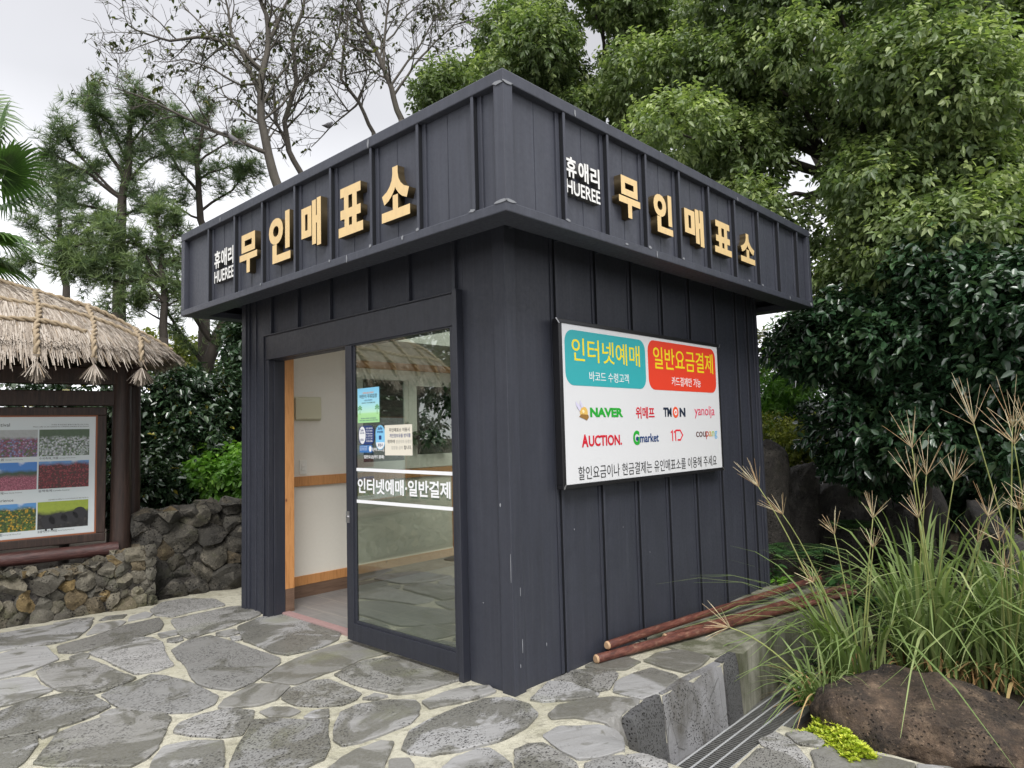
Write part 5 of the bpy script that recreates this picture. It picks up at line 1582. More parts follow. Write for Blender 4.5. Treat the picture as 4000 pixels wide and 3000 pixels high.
def twisted(b, pts, r, pitch=.075):
    """two strands laid round each other"""
    pts = [Vector(p) for p in pts]
    cum = [0]
    for a_, c_ in zip(pts, pts[1:]): cum.append(cum[-1] + (c_ - a_).length)
    n_ = max(6, int(cum[-1] / .016))
    fine, j = [], 0
    for i in range(n_ + 1):
        s_ = cum[-1] * i / n_
        while j < len(pts) - 2 and cum[j + 1] < s_: j += 1
        f_ = (s_ - cum[j]) / max(1e-6, cum[j + 1] - cum[j])
        fine.append(pts[j].lerp(pts[j + 1], f_))
    for ph in (0, math.pi):
        st = []
        for i, p in enumerate(fine):
            t_ = (fine[min(i + 1, n_)] - fine[max(i - 1, 0)]).normalized()
            u = t_.cross(EZ); u = u.normalized() if u.length > .05 else t_.orthogonal().normalized()
            v = t_.cross(u)
            a = 2 * math.pi * cum[-1] * i / n_ / pitch / 2 + ph
            st.append(p + (u * math.cos(a) + v * math.sin(a)) * r * .6)
        b.tube(st, r * .72, 5)
RR = random.Random(9)
for a_ in (-1.45, -1.05, -.62, -.20, .22, .62, 1.03, 1.42):
    b = MB()
    bm_ = RB * (1 - abs(a_ / RA) ** PEX) ** (1 / PEX) * 1.01
    skew = .10
    pts = []
    for k in range(25):
        bb = -bm_ * .3 + (bm_ * 1.3) * k / 24
        aa = a_ + skew * (1 - bb / bm_) * .5 + .015 * math.sin(bb * 9 + a_)
        pts.append(hut(aa, bb, roof_z(aa, bb) + .034))
    e = hut(a_, bm_ + .02, ZE - .06)
    pts[-1] = hut(a_, bm_ + .03, ZE + .03)
    e = hut(a_, bm_ + .075, ZE - .07)
    pts += [e, e - EZ * .07]
    twisted(b, pts, .021)
    rp = b.build('thatch_rope', M_ROPE, HUT, smooth=True)
    # knotted straw tassel at its end
    n = 130
    kn = np.array(e - EZ * .10)
    ph = RT.uniform(0, 2 * math.pi, n); sp2 = RT.uniform(.0, .75, n)
    dr_ = np.stack([np.cos(ph) * np.sin(sp2), np.sin(ph) * np.sin(sp2), -np.cos(sp2)], 1)
    L_ = RT.uniform(.10, .19, n)[:, None]
    mid = kn + dr_ * L_ * .4 * np.array([1, 1, .8]); end = kn + dr_ * L_ * np.array([1.1, 1.1, 1.0]) 
    sd = np.stack([-np.sin(ph), np.cos(ph), np.zeros(n)], 1) * .0045
    V = np.stack([kn - sd, kn + sd, mid + sd, mid - sd, end + sd * .8, end - sd * .8], 1).reshape(-1, 3)
    F = (np.array([[0, 1, 2, 3], [3, 2, 4, 5]])[None] + (np.arange(n) * 6)[:, None, None]).reshape(-1, 4)
    up = kn + np.stack([np.cos(ph), np.sin(ph), np.zeros(n)], 1) * .03 + np.array([0, 0, .05])
    V2 = np.stack([kn - sd, kn + sd, up + sd * .5, up - sd * .5], 1).reshape(-1, 3)
    V, F = merge([(V, F), (V2, np.arange(4)[None] + (np.arange(n) * 4)[:, None])])
    quads('tassel', V, F, M_STRAW, rp)
for bb in (.98, .70, .38, .04):
    am = RA * (1 - (bb / RB) ** PEX) ** (1 / PEX)
    pts = []
    for k in range(49):
        aa = -am * .985 + 2 * am * .985 * k / 48
        b2 = bb + .02 * math.sin(aa * 4 + bb * 9) - .10 * (abs(aa) / am) ** 2 * bb
        pts.append(hut(aa, b2, roof_z(aa, b2) + .036))
    b = MB(); twisted(b, pts, .020)
    b.build('thatch_rope', M_ROPE, HUT, smooth=True)
# extra corner tassel where the ropes meet at the right end
# ------------------------------------------------------------------ vegetation
NG = np.random.default_rng(21)
def leaf_mat(name, dark, mid, light, rough=.38, trans=.22, spec=.5, odd=None):
    t = MT(name, mid, rough, spec)
    tone = t.attr('tone')
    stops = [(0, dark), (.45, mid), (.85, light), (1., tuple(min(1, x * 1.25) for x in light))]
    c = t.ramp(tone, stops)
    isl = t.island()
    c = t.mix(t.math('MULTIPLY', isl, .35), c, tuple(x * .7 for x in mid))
    if odd:
        c = t.mix(t.ramp(isl, [(.985, 0.), (.99, 1.)]), c, odd)
    t.color(c)
    tr = t.n('ShaderNodeBsdfTranslucent')
    t.l(t.mix(1., c, (1.0, 1.15, .55), 'MULTIPLY'), tr.inputs[0])
    ms = t.n('ShaderNodeMixShader'); ms.inputs[0].default_value = trans
    t.l(t.b.outputs[0], ms.inputs[1]); t.l(tr.outputs[0], ms.inputs[2])
    out = [x for x in t.nt.nodes if x.type == 'OUTPUT_MATERIAL'][0]
    t.l(ms.outputs[0], out.inputs[0])
    return t.m
M_CAMPH = leaf_mat('camphor leaves', (.105, .155, .066), (.205, .275, .108), (.38, .45, .185), .40, .38, .5)
M_CAMEL = leaf_mat('camellia leaves', (.018, .044, .020), (.032, .074, .034), (.075, .140, .058), .24, .10, .8)
M_CAML2 = leaf_mat('silvery green leaves', (.025, .052, .025), (.045, .085, .040), (.090, .140, .070), .24, .15, .9, (.30, .26, .04))
M_BRIGHT = leaf_mat('bright green leaves', (.07, .17, .02), (.14, .32, .04), (.25, .45, .07), .45, .35)
M_YELGR = leaf_mat('yellow green leaves', (.15, .19, .03), (.27, .31, .045), (.42, .42, .08), .5, .35)
M_SPARSE = leaf_mat('sparse autumn leaves', (.03, .04, .015), (.07, .085, .03), (.2, .2, .05), .5, .35)
M_NEEDLE = leaf_mat('pine needles', (.085, .135, .070), (.135, .195, .095), (.23, .30, .125), .5, .30, .3)
M_PALM = leaf_mat('palm leaf', (.045, .090, .028), (.075, .15, .04), (.18, .27, .07), .32, .25, .5)
M_SHADE = leaf_mat('shade plant leaves', (.022, .065, .020), (.045, .115, .034), (.10, .19, .05), .4, .2)
M_GRASS = leaf_mat('pampas blades', (.115, .18, .06), (.23, .315, .11), (.46, .51, .25), .42, .28, .4)
t = MT('grey tree bark', (.08, .07, .06), .85, .25)
c = t.mix(t.noise(3, 8, .7, t.co((3, 3, 1))), (.05, .045, .04), (.15, .135, .115))
c = t.mix(t.ramp(t.noise(1.6, 6, .7), [(.52, 0.), (.68, .5)]), c, (.10, .11, .065))
t.color(c); t.bump(t.noise(20, 8, .7, t.co((2, 2, .6))), .6, .02)
M_BARK = t.m
t = MT('dark tree bark', (.04, .035, .03), .85, .25)
t.color(t.mix(t.noise(4, 8, .7, t.co((3, 3, 1))), (.022, .019, .017), (.085, .072, .06))); t.bump(t.noise(18, 8, .7, t.co((2, 2, .5))), .7, .02)
M_BARKD = t.m

def unit(a):
    return a / (np.linalg.norm(a, axis=1, keepdims=True) + 1e-9)
def leaves(name, P, A, N, L_, W_, tone, mat, parent, droop=.18, fold=.18, shape=(.30, .68, .5, .38)):
    """two-quad leaves, folded along the midrib and bent down towards the tip"""
    n = len(P)
    A = unit(A); S = unit(np.cross(A, N)); N = np.cross(S, A)
    L_ = np.broadcast_to(np.asarray(L_, float), (n,))[:, None]; W_ = np.broadcast_to(np.asarray(W_, float), (n,))[:, None]
    Z = np.array([[0, 0, 1.]])
    p1, p2, w1, w2 = shape
    tip = P + A * L_ - Z * droop * L_
    m1, m2 = P + A * L_ * p1 - Z * droop * .12 * L_, P + A * L_ * p2 - Z * droop * .5 * L_
    up = N * fold
    V = np.stack([P, m1 + S * W_ * w1 + up * W_, m2 + S * W_ * w2 + up * W_ * .8, tip, m2 - S * W_ * w2 + up * W_ * .8, m1 - S * W_ * w1 + up * W_], 1)
    F = np.array([[0, 1, 2, 3], [0, 3, 4, 5]])[None] + (np.arange(n) * 6)[:, None, None]
    return quads(name, V.reshape(-1, 3), F.reshape(-1, 4), mat, parent, tone=np.repeat(tone, 2))

def sprays(clumps, n, per, slen, L_, W_, young=.3, up=.25, shell=.55, rng=NG, flat_=.5, hang=.35, clumptone=.25, ztone=0.):
    """leafy twig ends in and round ellipsoid clumps -> arrays for leaves()"""
    C = np.array([c[0] for c in clumps], float); Rr = np.array([c[1] if not isinstance(c[1], (int, float)) else (c[1],) * 3 for c in clumps], float)
    wt = (Rr.prod(1)) ** (2 / 3); wt /= wt.sum()
    idx = rng.choice(len(C), n, p=wt)
    ct = rng.uniform(-1, 1, len(C)) * clumptone
    d = unit(rng.normal(0, 1, (n, 3)))
    r = shell + (1 - shell) * rng.uniform(0, 1, n) ** .5
    r *= rng.uniform(.82, 1.16, n)
    base = C[idx] + d * Rr[idx] * r[:, None]
    ax = unit(d / Rr[idx] * Rr[idx].mean(1, keepdims=True) + np.array([0, 0, up]) + rng.normal(0, .45, (n, 3)))
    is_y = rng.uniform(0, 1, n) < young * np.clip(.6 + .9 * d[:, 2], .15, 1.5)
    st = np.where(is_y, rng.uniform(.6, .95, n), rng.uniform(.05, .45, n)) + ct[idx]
    P = np.repeat(base, per, 0); AX = np.repeat(ax, per, 0); T = np.repeat(st, per)
    m = n * per
    s_ = np.tile((np.arange(per) + .5) / per, n) * slen + rng.uniform(-.01, .01, m)
    ra = unit(np.cross(AX, rng.normal(0, 1, (m, 3))))
    P = P + AX * s_[:, None] + ra * .008
    A = AX * .55 + ra * .85 - np.array([0, 0, hang]) + rng.normal(0, .15, (m, 3))
    N = np.array([0, 0, 1.]) * flat_ + AX * .35 + rng.normal(0, .38, (m, 3))
    L2 = L_ * rng.uniform(.65, 1.2, m)
    return P, A, N, L2, L2 * (W_ / L_) * rng.uniform(.85, 1.15, m), np.clip(T + rng.normal(0, .08, m), 0, 1)

def sub(center, radii, n, r, rng=NG, lo=.35, zmin=None):
    """small clumps spread over and inside a big crown shape"""
    out = []
    c, R_ = np.array(center, float), np.array(radii, float)
    while len(out) < n:
        d = rng.normal(0, 1, 3); d /= np.linalg.norm(d)
        p = c + d * R_ * (lo + (1 - lo) * rng.uniform() ** .5)
        if zmin is not None and p[2] < zmin: continue
        k = r * rng.uniform(.65, 1.3)
        out.append((p, (k * rng.uniform(.9, 1.3), k * rng.uniform(.9, 1.3), k * rng.uniform(.6, .9))))
    return out

RB_ = random.Random(77)
def bez(a, b_, n, sag=0., wob=.05, seed=0):
    a, b_ = Vector(a), Vector(b_)
    L_ = (b_ - a).length
    out = []
    for i in range(n + 1):
        f_ = i / n
        p = a.lerp(b_, f_) - EZ * sag * L_ * 4 * f_ * (1 - f_)
        if 0 < i < n: p += noise.noise_vector(Vector((f_ * 2.5, seed, 1))) * wob * L_
        out.append(p)
    return out
def taper(r0, r1, n):
    return [r0 + (r1 - r0) * i / n for i in range(n + 1)]

def limbs_to(b, base, fork, clumps, r0, r1=.012, every=1, n=6):
    """a trunk from base to fork and limbs from the fork out to the clumps"""
    b.tube(bez(base, fork, 8, 0, .04, base[0]), taper(r0 * 1.25, r0 * .8, 8), 10)
    for i, (c, r) in enumerate(clumps):
        if i % every: continue
        m = Vector(fork).lerp(Vector(c), .45) + EZ * .1
        b.tube(bez(fork, m, 4, -.04, .08, i), taper(r0 * .42, r0 * .22, 4), 6)
        b.tube(bez(m, c, 5, .02, .10, i + 50), taper(r0 * .22, r1, 5), 5)

def tree(name, label, cat, base, fork, clumps, r0, nspray, per, slen, L_, W_, mat, bark, group=None, every=1, **kw):
    o = thing(name, label, cat, base, group)
    b = MB(); limbs_to(b, base, fork, clumps, r0, every=every)
    b.build('trunk', bark, o, smooth=True)
    lk = {k: kw.pop(k) for k in ('droop', 'fold', 'shape') if k in kw}
    P, A, N, L2, W2, T = sprays(clumps, nspray, per, slen, L_, W_, **kw)
    leaves('crown', P, A, N, L2, W2, T, mat, o, **lk)
    return o

# ---- evergreen trees on the right, over and behind the kiosk
GC = 'tall evergreen trees behind the kiosk'
def PX_(px, py, d): return np.array(at(px, py, d))
c2 = []
for px, py, d, rx, n_ in ((3150, 300, 9.2, 1.15, 9), (2750, 560, 9.4, .95, 7), (3550, 420, 8.8, 1.10, 9), (3300, 800, 8.6, .85, 7), (3000, 80, 9.4, 1.0, 7), (3480, 60, 9.2, 1.1, 8), (3700, 760, 8.6, .7, 5), (2900, 860, 9.0, .55, 4), (2620, 330, 9.6, .7, 4), (3750, 200, 9.4, .75, 5), (3420, 960, 8.3, .6, 5), (3700, 940, 8.0, .55, 4)):
    c2 += sub(PX_(px, py, d), (rx, rx, rx * .8), n_, .40)
f2_ = PX_(3420, 760, 10.0)
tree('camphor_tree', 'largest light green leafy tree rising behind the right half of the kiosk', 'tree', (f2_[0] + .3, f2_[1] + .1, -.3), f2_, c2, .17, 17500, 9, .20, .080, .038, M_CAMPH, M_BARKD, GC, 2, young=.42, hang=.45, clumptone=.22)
c1 = []
for px, py, d, rx, n_ in ((2330, 110, 10.4, 1.1, 9), (2150, 260, 10.2, .75, 6), (2520, 40, 10.8, 1.0, 8), (2600, 420, 11, .7, 4), (2280, 420, 10.6, .55, 4), (2080, 90, 10.8, .55, 4)):
    c1 += sub(PX_(px, py, d), (rx, rx, rx * .8), n_, .40)
f1_ = PX_(2420, 640, 11.0)
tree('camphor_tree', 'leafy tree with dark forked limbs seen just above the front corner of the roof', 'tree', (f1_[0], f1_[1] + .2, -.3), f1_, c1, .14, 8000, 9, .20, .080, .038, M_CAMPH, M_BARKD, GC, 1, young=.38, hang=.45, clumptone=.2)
c0 = []
for px, py, d, rx, n_ in ((1840, 330, 11.0, .60, 6), (1760, 400, 10.8, .45, 4), (1960, 240, 11.2, .55, 5), (2080, 210, 11.6, .5, 4)):
    c0 += sub(PX_(px, py, d), (rx, rx, rx * .8), n_, .34)
f0_ = PX_(1900, 560, 11.2)
tree('evergreen_tree', 'smaller dark green tree showing left of the roof corner, in front of the bare branches', 'tree', (f0_[0], f0_[1], -.2), f0_, c0, .10, 3000, 9, .20, .09, .036, M_CAMPH, M_BARKD, GC, 1, young=.16, hang=.1, clumptone=.15)
cb = []
for px, py, d, rx, n_ in ((3900, 420, 12.5, 1.4, 9), (3650, 130, 13, 1.4, 8), (3050, 150, 13.5, 1.5, 6)):
    cb += sub(PX_(px, py, d), (rx, rx, rx * .9), n_, .6)
fb_ = PX_(3300, 900, 13)
tree('camphor_tree', 'dark tree standing farthest back behind the light green crown', 'tree', (fb_[0], fb_[1], -.3), fb_, cb, .16, 1900, 8, .3, .14, .065, M_CAMPH, M_BARKD, GC, 1, young=.12, hang=.4, clumptone=.15)
cr2 = []
for px, py, d, rx, n_ in ((3860, 420, 9.8, .8, 7), (3960, 720, 9.4, .75, 6), (3840, 120, 10.4, .6, 5), (3990, 980, 9, .7, 4)):
    cr2 += sub(PX_(px, py, d), (rx, rx, rx * .9), n_, .38)
fr2 = PX_(4050, 950, 10.2)
tree('camphor_tree', 'olive tinted tree at the upper right edge beside the pale gap of sky', 'tree', (fr2[0] + .2, fr2[1] - .3, -.3), fr2, cr2, .12, 6400, 9, .20, .080, .036, M_CAMPH, M_BARKD, GC, 1, young=.5, hang=.5, clumptone=.2)

# ---- camellia mass on the right
GCM = 'camellia bushes behind the kiosk'
cc = []
for px, py, d, rx, rz, n_ in ((3600, 1250, 7.9, .80, .75, 12), (3300, 1300, 8.3, .55, .70, 8), (3880, 1220, 7.5, .70, .65, 9), (3900, 1550, 7.4, .70, .6, 8), (3350, 1650, 8.3, .50, .5, 7), (3620, 1680, 7.9, .6, .5, 8), (4050, 1350, 7.2, .6, .8, 6), (4150, 1700, 7.0, .6, .6, 5)):
    cc += sub(PX_(px, py, d), (rx, rx, rz), n_, .30)
fc = PX_(3600, 1700, 8.4)
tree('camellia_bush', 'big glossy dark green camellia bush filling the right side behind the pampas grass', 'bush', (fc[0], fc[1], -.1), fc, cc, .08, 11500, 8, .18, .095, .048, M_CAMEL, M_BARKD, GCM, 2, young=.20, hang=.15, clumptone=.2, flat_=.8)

# ---- gap beyond the right end of the kiosk: bamboo-like shrub, clipped yellow-green shrub, fern, low plants
cg = []
for px, py, d, rx, rz, n_ in ((3040, 1520, 12, .55, .7, 8), (3100, 1640, 12, .6, .5, 6), (2990, 1650, 12.5, .5, .5, 5), (3060, 1330, 12.5, .4, .4, 3)):
    cg += sub(PX_(px, py, d), (rx, rx, rz), n_, .28)
fg = PX_(3050, 1700, 12.2)
tree('nandina_shrub', 'fresh green feathery shrub in the gap right of the kiosk wall', 'shrub', (fg[0], fg[1], .2), fg, cg, .03, 1700, 9, .22, .11, .024, M_BRIGHT, M_BARKD, None, 1, young=.2, hang=.3)
cg = sub(PX_(3060, 1730, 11), (.6, .6, .28), 10, .2) + sub(PX_(3180, 1740, 10.8), (.4, .4, .25), 6, .2)
fg = PX_(3070, 1790, 11)
tree('clipped_shrub', 'low yellow-green shrub behind the pointed lava rock', 'shrub', (fg[0], fg[1], .2), fg, cg, .03, 1500, 8, .12, .05, .028, M_YELGR, M_BARKD, None, 1, young=.3, hang=0)
cg = sub(PX_(3100, 1050, 12), (.5, .5, .5), 5, .3) + sub(PX_(2990, 1400, 13), (.4, .4, .5), 5, .28) + sub(PX_(3150, 1380, 12.5), (.5, .5, .4), 4, .28)
fg = at(3300, 1230, 12)
tree('evergreen_tree', 'thin-leaved tree with a low limb crossing the sky gap right of the kiosk', 'tree', (fg.x + .4, fg.y, 0), fg, cg, .10, 520, 8, .22, .10, .05, M_SPARSE, M_BARKD, GC, 1, young=.3)

def rosette_plant(name, label, cat, p, n, L_, W_, mat, h=.3, spread=.3, seed=0, group=None):
    """low leafy plant: short stems with broad leaves"""
    r = np.random.default_rng(seed)
    o = thing(name, label, cat, p, group)
    ns = max(4, n // 8)
    b = MB()
    P, A, N, T = [], [], [], []
    for s_ in range(ns):
        a = r.uniform(0, 2 * math.pi); q = np.array([math.cos(a), math.sin(a), 0]) * spread * math.sqrt(r.uniform())
        tip = np.array(p) + q + np.array([0, 0, h * r.uniform(.4, 1.1)])
        b.tube(bez(np.array(p) + q * .5, tip, 3, 0, .05, s_), [.005, .004, .003, .002], 4)
        for k in range(max(3, n // ns)):
            ph = r.uniform(0, 2 * math.pi); f_ = r.uniform(.3, 1)
            P.append((np.array(p) + q * .5) * (1 - f_) + tip * f_); A.append((math.cos(ph), math.sin(ph), r.uniform(-.1, .5))); N.append((math.cos(ph) * -.2, math.sin(ph) * -.2, 1)); T.append(r.uniform(.1, .7))
    b.build('stems', M_BARKD, o)
    P, A, N = np.array(P), np.array(A), np.array(N)
    leaves('foliage', P, A, N, L_ * r.uniform(.6, 1.2, len(P)), W_, np.array(T), mat, o, droop=.3)
    return o
GLP = 'low plants in the shade of the rocks'
for i, (px, py, d, n, L_, W_, h, s_, lb) in enumerate([
    (3010, 2130, 7.7, 60, .11, .07, .42, .28, 'low broad-leaved plant close to the kiosk corner'), (3300, 2130, 7.6, 90, .15, .10, .45, .40, 'hydrangea-like plant with broad leaves in front of the dark rocks'),
    (3080, 2170, 7.4, 160, .05, .028, .28, .38, 'small-leaved dark ground shrub between the kiosk and the grass'), (3480, 2150, 7.3, 80, .13, .09, .4, .4, 'leafy plant in the shade behind the pampas stalks'), (3750, 2080, 7.2, 80, .12, .08, .5, .45, 'leafy plant under the camellia at the right'), (3180, 2120, 7.9, 120, .05, .03, .3, .4, 'fine-leaved low shrub below the fern')]):
    p = at(px, py, d); rosette_plant('ground_plant', lb, 'plant', (p.x, p.y, zsoil(p.x, p.y) - .02), n, L_, W_, M_SHADE, h, s_, 60 + i, GLP)
def fern(p, label, R0=.42, nf=9, seed=0):
    r = random.Random(seed)
    o = thing('fern', label, 'fern', p)
    P, A, N, L2, T = [], [], [], [], []
    b = MB()
    for k in range(nf):
        a = 2 * math.pi * k / nf + r.uniform(-.3, .3)
        rib = []
        for i in range(17):
            f_ = i / 16
            rib.append(Vector(p) + Vector((math.cos(a), math.sin(a), 0)) * R0 * f_ + EZ * (R0 * 1.1 * f_ - R0 * .85 * f_ * f_))
        b.tube(rib[::4], [.004, .003, .0025, .002, .001], 4)
        for i in range(2, 17):
            f_ = i / 16
            t_ = (rib[i] - rib[i - 1]).normalized(); sd = t_.cross(EZ).normalized()
            for s_ in (-1, 1):
                P.append(rib[i]); A.append(sd * s_ + t_ * .45); N.append(EZ); L2.append(.12 * math.sin(math.pi * (f_ * .85 + .12)) + .01); T.append(r.uniform(.2, .6))
    b.build('ribs', M_SHADE, o)
    leaves('fronds', np.array(P), np.array([tuple(a) for a in A]), np.array([tuple(a) for a in N]), np.array(L2), .022, np.array(T), M_SHADE, o, droop=.1)
p = at(3110, 2050, 8.0); fern((p.x, p.y, .12), 'green fern with arching fronds in front of the dark rocks', .45, 10, 3)
p = at(3320, 1930, 8.3); fern((p.x, p.y, .42), 'smaller fern growing in the crevice of the broad rock', .28, 7, 5)
p = Vector((3.80, -.12, -.02)); rosette_plant('weed', 'small bright weed at the foot of the kiosk right-hand corner', 'plant', p, 34, .07, .05, M_BRIGHT, .10, .12, 90)

# ---- left side: bushes behind the walls
GL = 'evergreen bushes behind the stone walls'
def bush(name, label, spots, r_, nspray, per, slen, L_, W_, mat, group=None, **kw):
    cl = []
    for px, py, d, rx, rz, n_ in spots:
        cl += sub(PX_(px, py, d), (rx, rx, rz), n_, r_)
    c = np.mean([q[0] for q in cl], 0)
    tree(name, label, kw.pop('cat', 'bush'), (c[0], c[1], 0), (c[0], c[1], max(.3, c[2] - .5)), cl, .05, nspray, per, slen, L_, W_, mat, M_BARKD, group, 2, **kw)
bush('camellia_bush', 'glossy dark bush right behind the notice board post', [(670, 1640, 9.6, .42, .45, 8), (620, 1850, 9.4, .35, .5, 6), (750, 1650, 10.2, .4, .4, 7), (520, 1750, 9.6, .3, .6, 4), (560, 1950, 9.0, .3, .3, 4)], .26, 3600, 8, .17, .085, .042, M_CAML2, GL, young=.3, hang=.1, flat_=.8)
bush('camellia_bush', 'tall grey-green bush against the left edge of the kiosk', [(965, 1430, 10.4, .26, .55, 7), (940, 1650, 10.2, .4, .6, 7), (830, 1750, 10.2, .4, .5, 6), (985, 1300, 10.8, .15, .4, 4), (1100, 1500, 10.6, .6, .8, 6)], .26, 3400, 8, .17, .085, .042, M_CAML2, GL, young=.35, hang=.1, flat_=.8)
bush('leafy_shrub', 'bright green shrub glowing above the taller stone wall', [(880, 1840, 9.3, .36, .22, 7), (930, 1900, 9.0, .3, .2, 5), (800, 1900, 9.1, .25, .15, 4)], .17, 700, 9, .15, .085, .045, M_BRIGHT, None, cat='shrub', young=.3, hang=.3)
bush('leafy_shrub', 'yellow-green tree top between the thatch and the pine trunks', [(700, 1400, 13, .35, .35, 5), (740, 1480, 13, .3, .3, 4)], .22, 600, 8, .15, .09, .045, M_YELGR, None, cat='shrub', young=.3)
bush('hedge_bush', 'dark bush seen under the thatch behind the notice board', [(420, 1700, 10, .4, .5, 6), (300, 1650, 10.4, .5, .6, 6), (100, 1650, 10.6, .6, .6, 6), (200, 1900, 9.8, .5, .3, 5)], .28, 1500, 8, .17, .09, .045, M_CAML2, GL, young=.2)
# out of frame at the left, seen in the glass door
cl = sub((-5.6, 8.2, 2.2), (2.6, 1.2, 2.0), 22, .55)
tree('evergreen_tree', 'broad dark evergreen beyond the left end of the thatched board, reflected in the glass door', 'tree', (-5.6, 8.2, 0), (-5.6, 8.2, 1.2), cl, .12, 3200, 8, .25, .12, .06, M_CAMEL, M_BARKD, None, 2, young=.3)
cl = sub((-2.2, 9.6, 1.6), (2.2, .8, 1.3), 16, .45)
tree('evergreen_tree', 'dark evergreen hedge tree standing behind the thatched roof', 'tree', (-2.2, 9.6, 0), (-2.2, 9.6, .8), cl, .09, 2200, 8, .25, .12, .06, M_CAML2, M_BARKD, None, 2, young=.2)
bush('hedge_bush', 'dark hedge filling in behind the lava rocks and the camellia', [(3250, 1760, 11.5, .7, .6, 7), (3550, 1760, 11.5, .8, .7, 8), (3850, 1760, 11.2, .8, .7, 8), (3980, 1650, 11, .7, .7, 6), (3700, 1880, 10.5, .9, .4, 6)], .34, 2600, 8, .18, .11, .055, M_CAMEL, GCM, young=.2)
# seen through the kiosk's inner window
bush('camellia_bush', 'dark bush outside the far window of the kiosk, seen through the glass door', [(1500, 1500, 9.2, .7, .6, 9), (1750, 1560, 9.2, .6, .6, 8), (1600, 1750, 8.6, .6, .3, 6), (1700, 1350, 9.4, .7, .4, 7), (1850, 1480, 9.6, .7, .8, 9), (1650, 1620, 9.6, .9, .6, 9)], .34, 3800, 8, .17, .10, .05, M_CAML2, GL, young=.2)

# ---- bare-limbed deciduous trees
def branchy(b, tips, pts, radii, rng, depth, dens, reach, upw=.35, n=6, spread=.8):
    """a limb with side branches; collects twig points for the leaves"""
    b.tube(pts, radii, n, cap=False)
    if depth == 0:
        tips.append((Vector(pts[-1]), (Vector(pts[-1]) - Vector(pts[-2])).normalized()))
        tips.append((Vector(pts[len(pts) // 2]), (Vector(pts[-1]) - Vector(pts[0])).normalized()))
        return
    L_ = sum((Vector(pts[i + 1]) - Vector(pts[i])).length for i in range(len(pts) - 1))
    k = max(2, int(dens * L_))
    for i in range(k):
        f_ = .18 + .82 * (i + rng.random()) / k
        j = min(len(pts) - 2, int(f_ * (len(pts) - 1)))
        p = Vector(pts[j]).lerp(Vector(pts[j + 1]), f_ * (len(pts) - 1) - j)
        t_ = (Vector(pts[j + 1]) - Vector(pts[j])).normalized()
        side = t_.cross(Vector((rng.gauss(0, 1), rng.gauss(0, 1), rng.gauss(0, 1)))).normalized()
        d_ = (t_ * rng.uniform(.35, .9) + side * spread + EZ * upw * rng.random()).normalized()
        ln = reach * rng.uniform(.5, 1.15) * (1 - .45 * f_)
        m = 4 if depth > 1 else 3
        q, dd, pl_ = p.copy(), d_.copy(), [p.copy()]
        for s_ in range(m):
            dd = (dd + Vector((rng.gauss(0, .17), rng.gauss(0, .17), rng.gauss(.04, .15)))).normalized()
            q = q + dd * ln / m
            pl_.append(q.copy())
        r0 = max(.0036, min(radii[min(j, len(radii) - 1)] * .55, .020 if depth > 1 else .0075))
        branchy(b, tips, pl_, taper(r0, max(.0027, r0 * .35), m), rng, depth - 1, dens * 1.35, reach * .56, upw, 4 if depth > 1 else 3, spread)
def twig_leaves(o, tips, rng, prob, per, L_, W_, mat, nm='leaves'):
    P, A, N, T = [], [], [], []
    for p, d_ in tips:
        if rng.random() > prob: continue
        yel = rng.random()
        for k in range(rng.randint(1, per)):
            a = d_ * .4 + Vector((rng.gauss(0, .6), rng.gauss(0, .6), rng.gauss(-.5, .35)))
            P.append(p - d_ * rng.uniform(0, .12)); A.append(a); N.append((rng.gauss(0, .6), rng.gauss(0, .6), 1)); T.append(min(1, max(0, yel * .7 + rng.gauss(0, .1))))
    if P:
        leaves(nm, np.array([tuple(x) for x in P]), np.array([tuple(x) for x in A]), np.array(N), L_ * NG.uniform(.6, 1.2, len(P)), W_, np.array(T), mat, o, droop=.25)
def limb_pts(spec, d):
    return [at(x, y, d + (q[0] if q else 0)) for x, y, *q in spec]
def bare_tree(label, base_px, d, limbs, seed, dens, reach, prob, group, per=3, depth=3):
    rng = random.Random(seed)
    p0 = at(*base_px, d); base = (p0.x, p0.y, 0)
    o = thing('bare_tree', label, 'tree', base, group)
    b, tips = MB(), []
    b.tube([Vector(base), Vector(base).lerp(p0, .5) + Vector((.05, 0, 0)), p0], [limbs[0][1] * 1.5, limbs[0][1] * 1.2, limbs[0][1] * 1.02], 10)
    for spec, r0, r1 in limbs:
        pts = limb_pts(spec, d)
        fine = []
        for i in range(len(pts) - 1):
            for k in range(3):
                q = pts[i].lerp(pts[i + 1], k / 3)
                fine.append(q + noise.noise_vector(q * 1.7) * .05 * (0 if (i == 0 and k == 0) else 1))
        fine.append(pts[-1])
        branchy(b, tips, fine, taper(r0, r1, len(fine) - 1), rng, depth, dens, reach)
    b.build('trunk', M_BARK, o, smooth=True)
    twig_leaves(o, tips, rng, prob, per, .078, .045, M_SPARSE)
    return o
GB = 'sparse-leaved trees behind the kiosk roof'
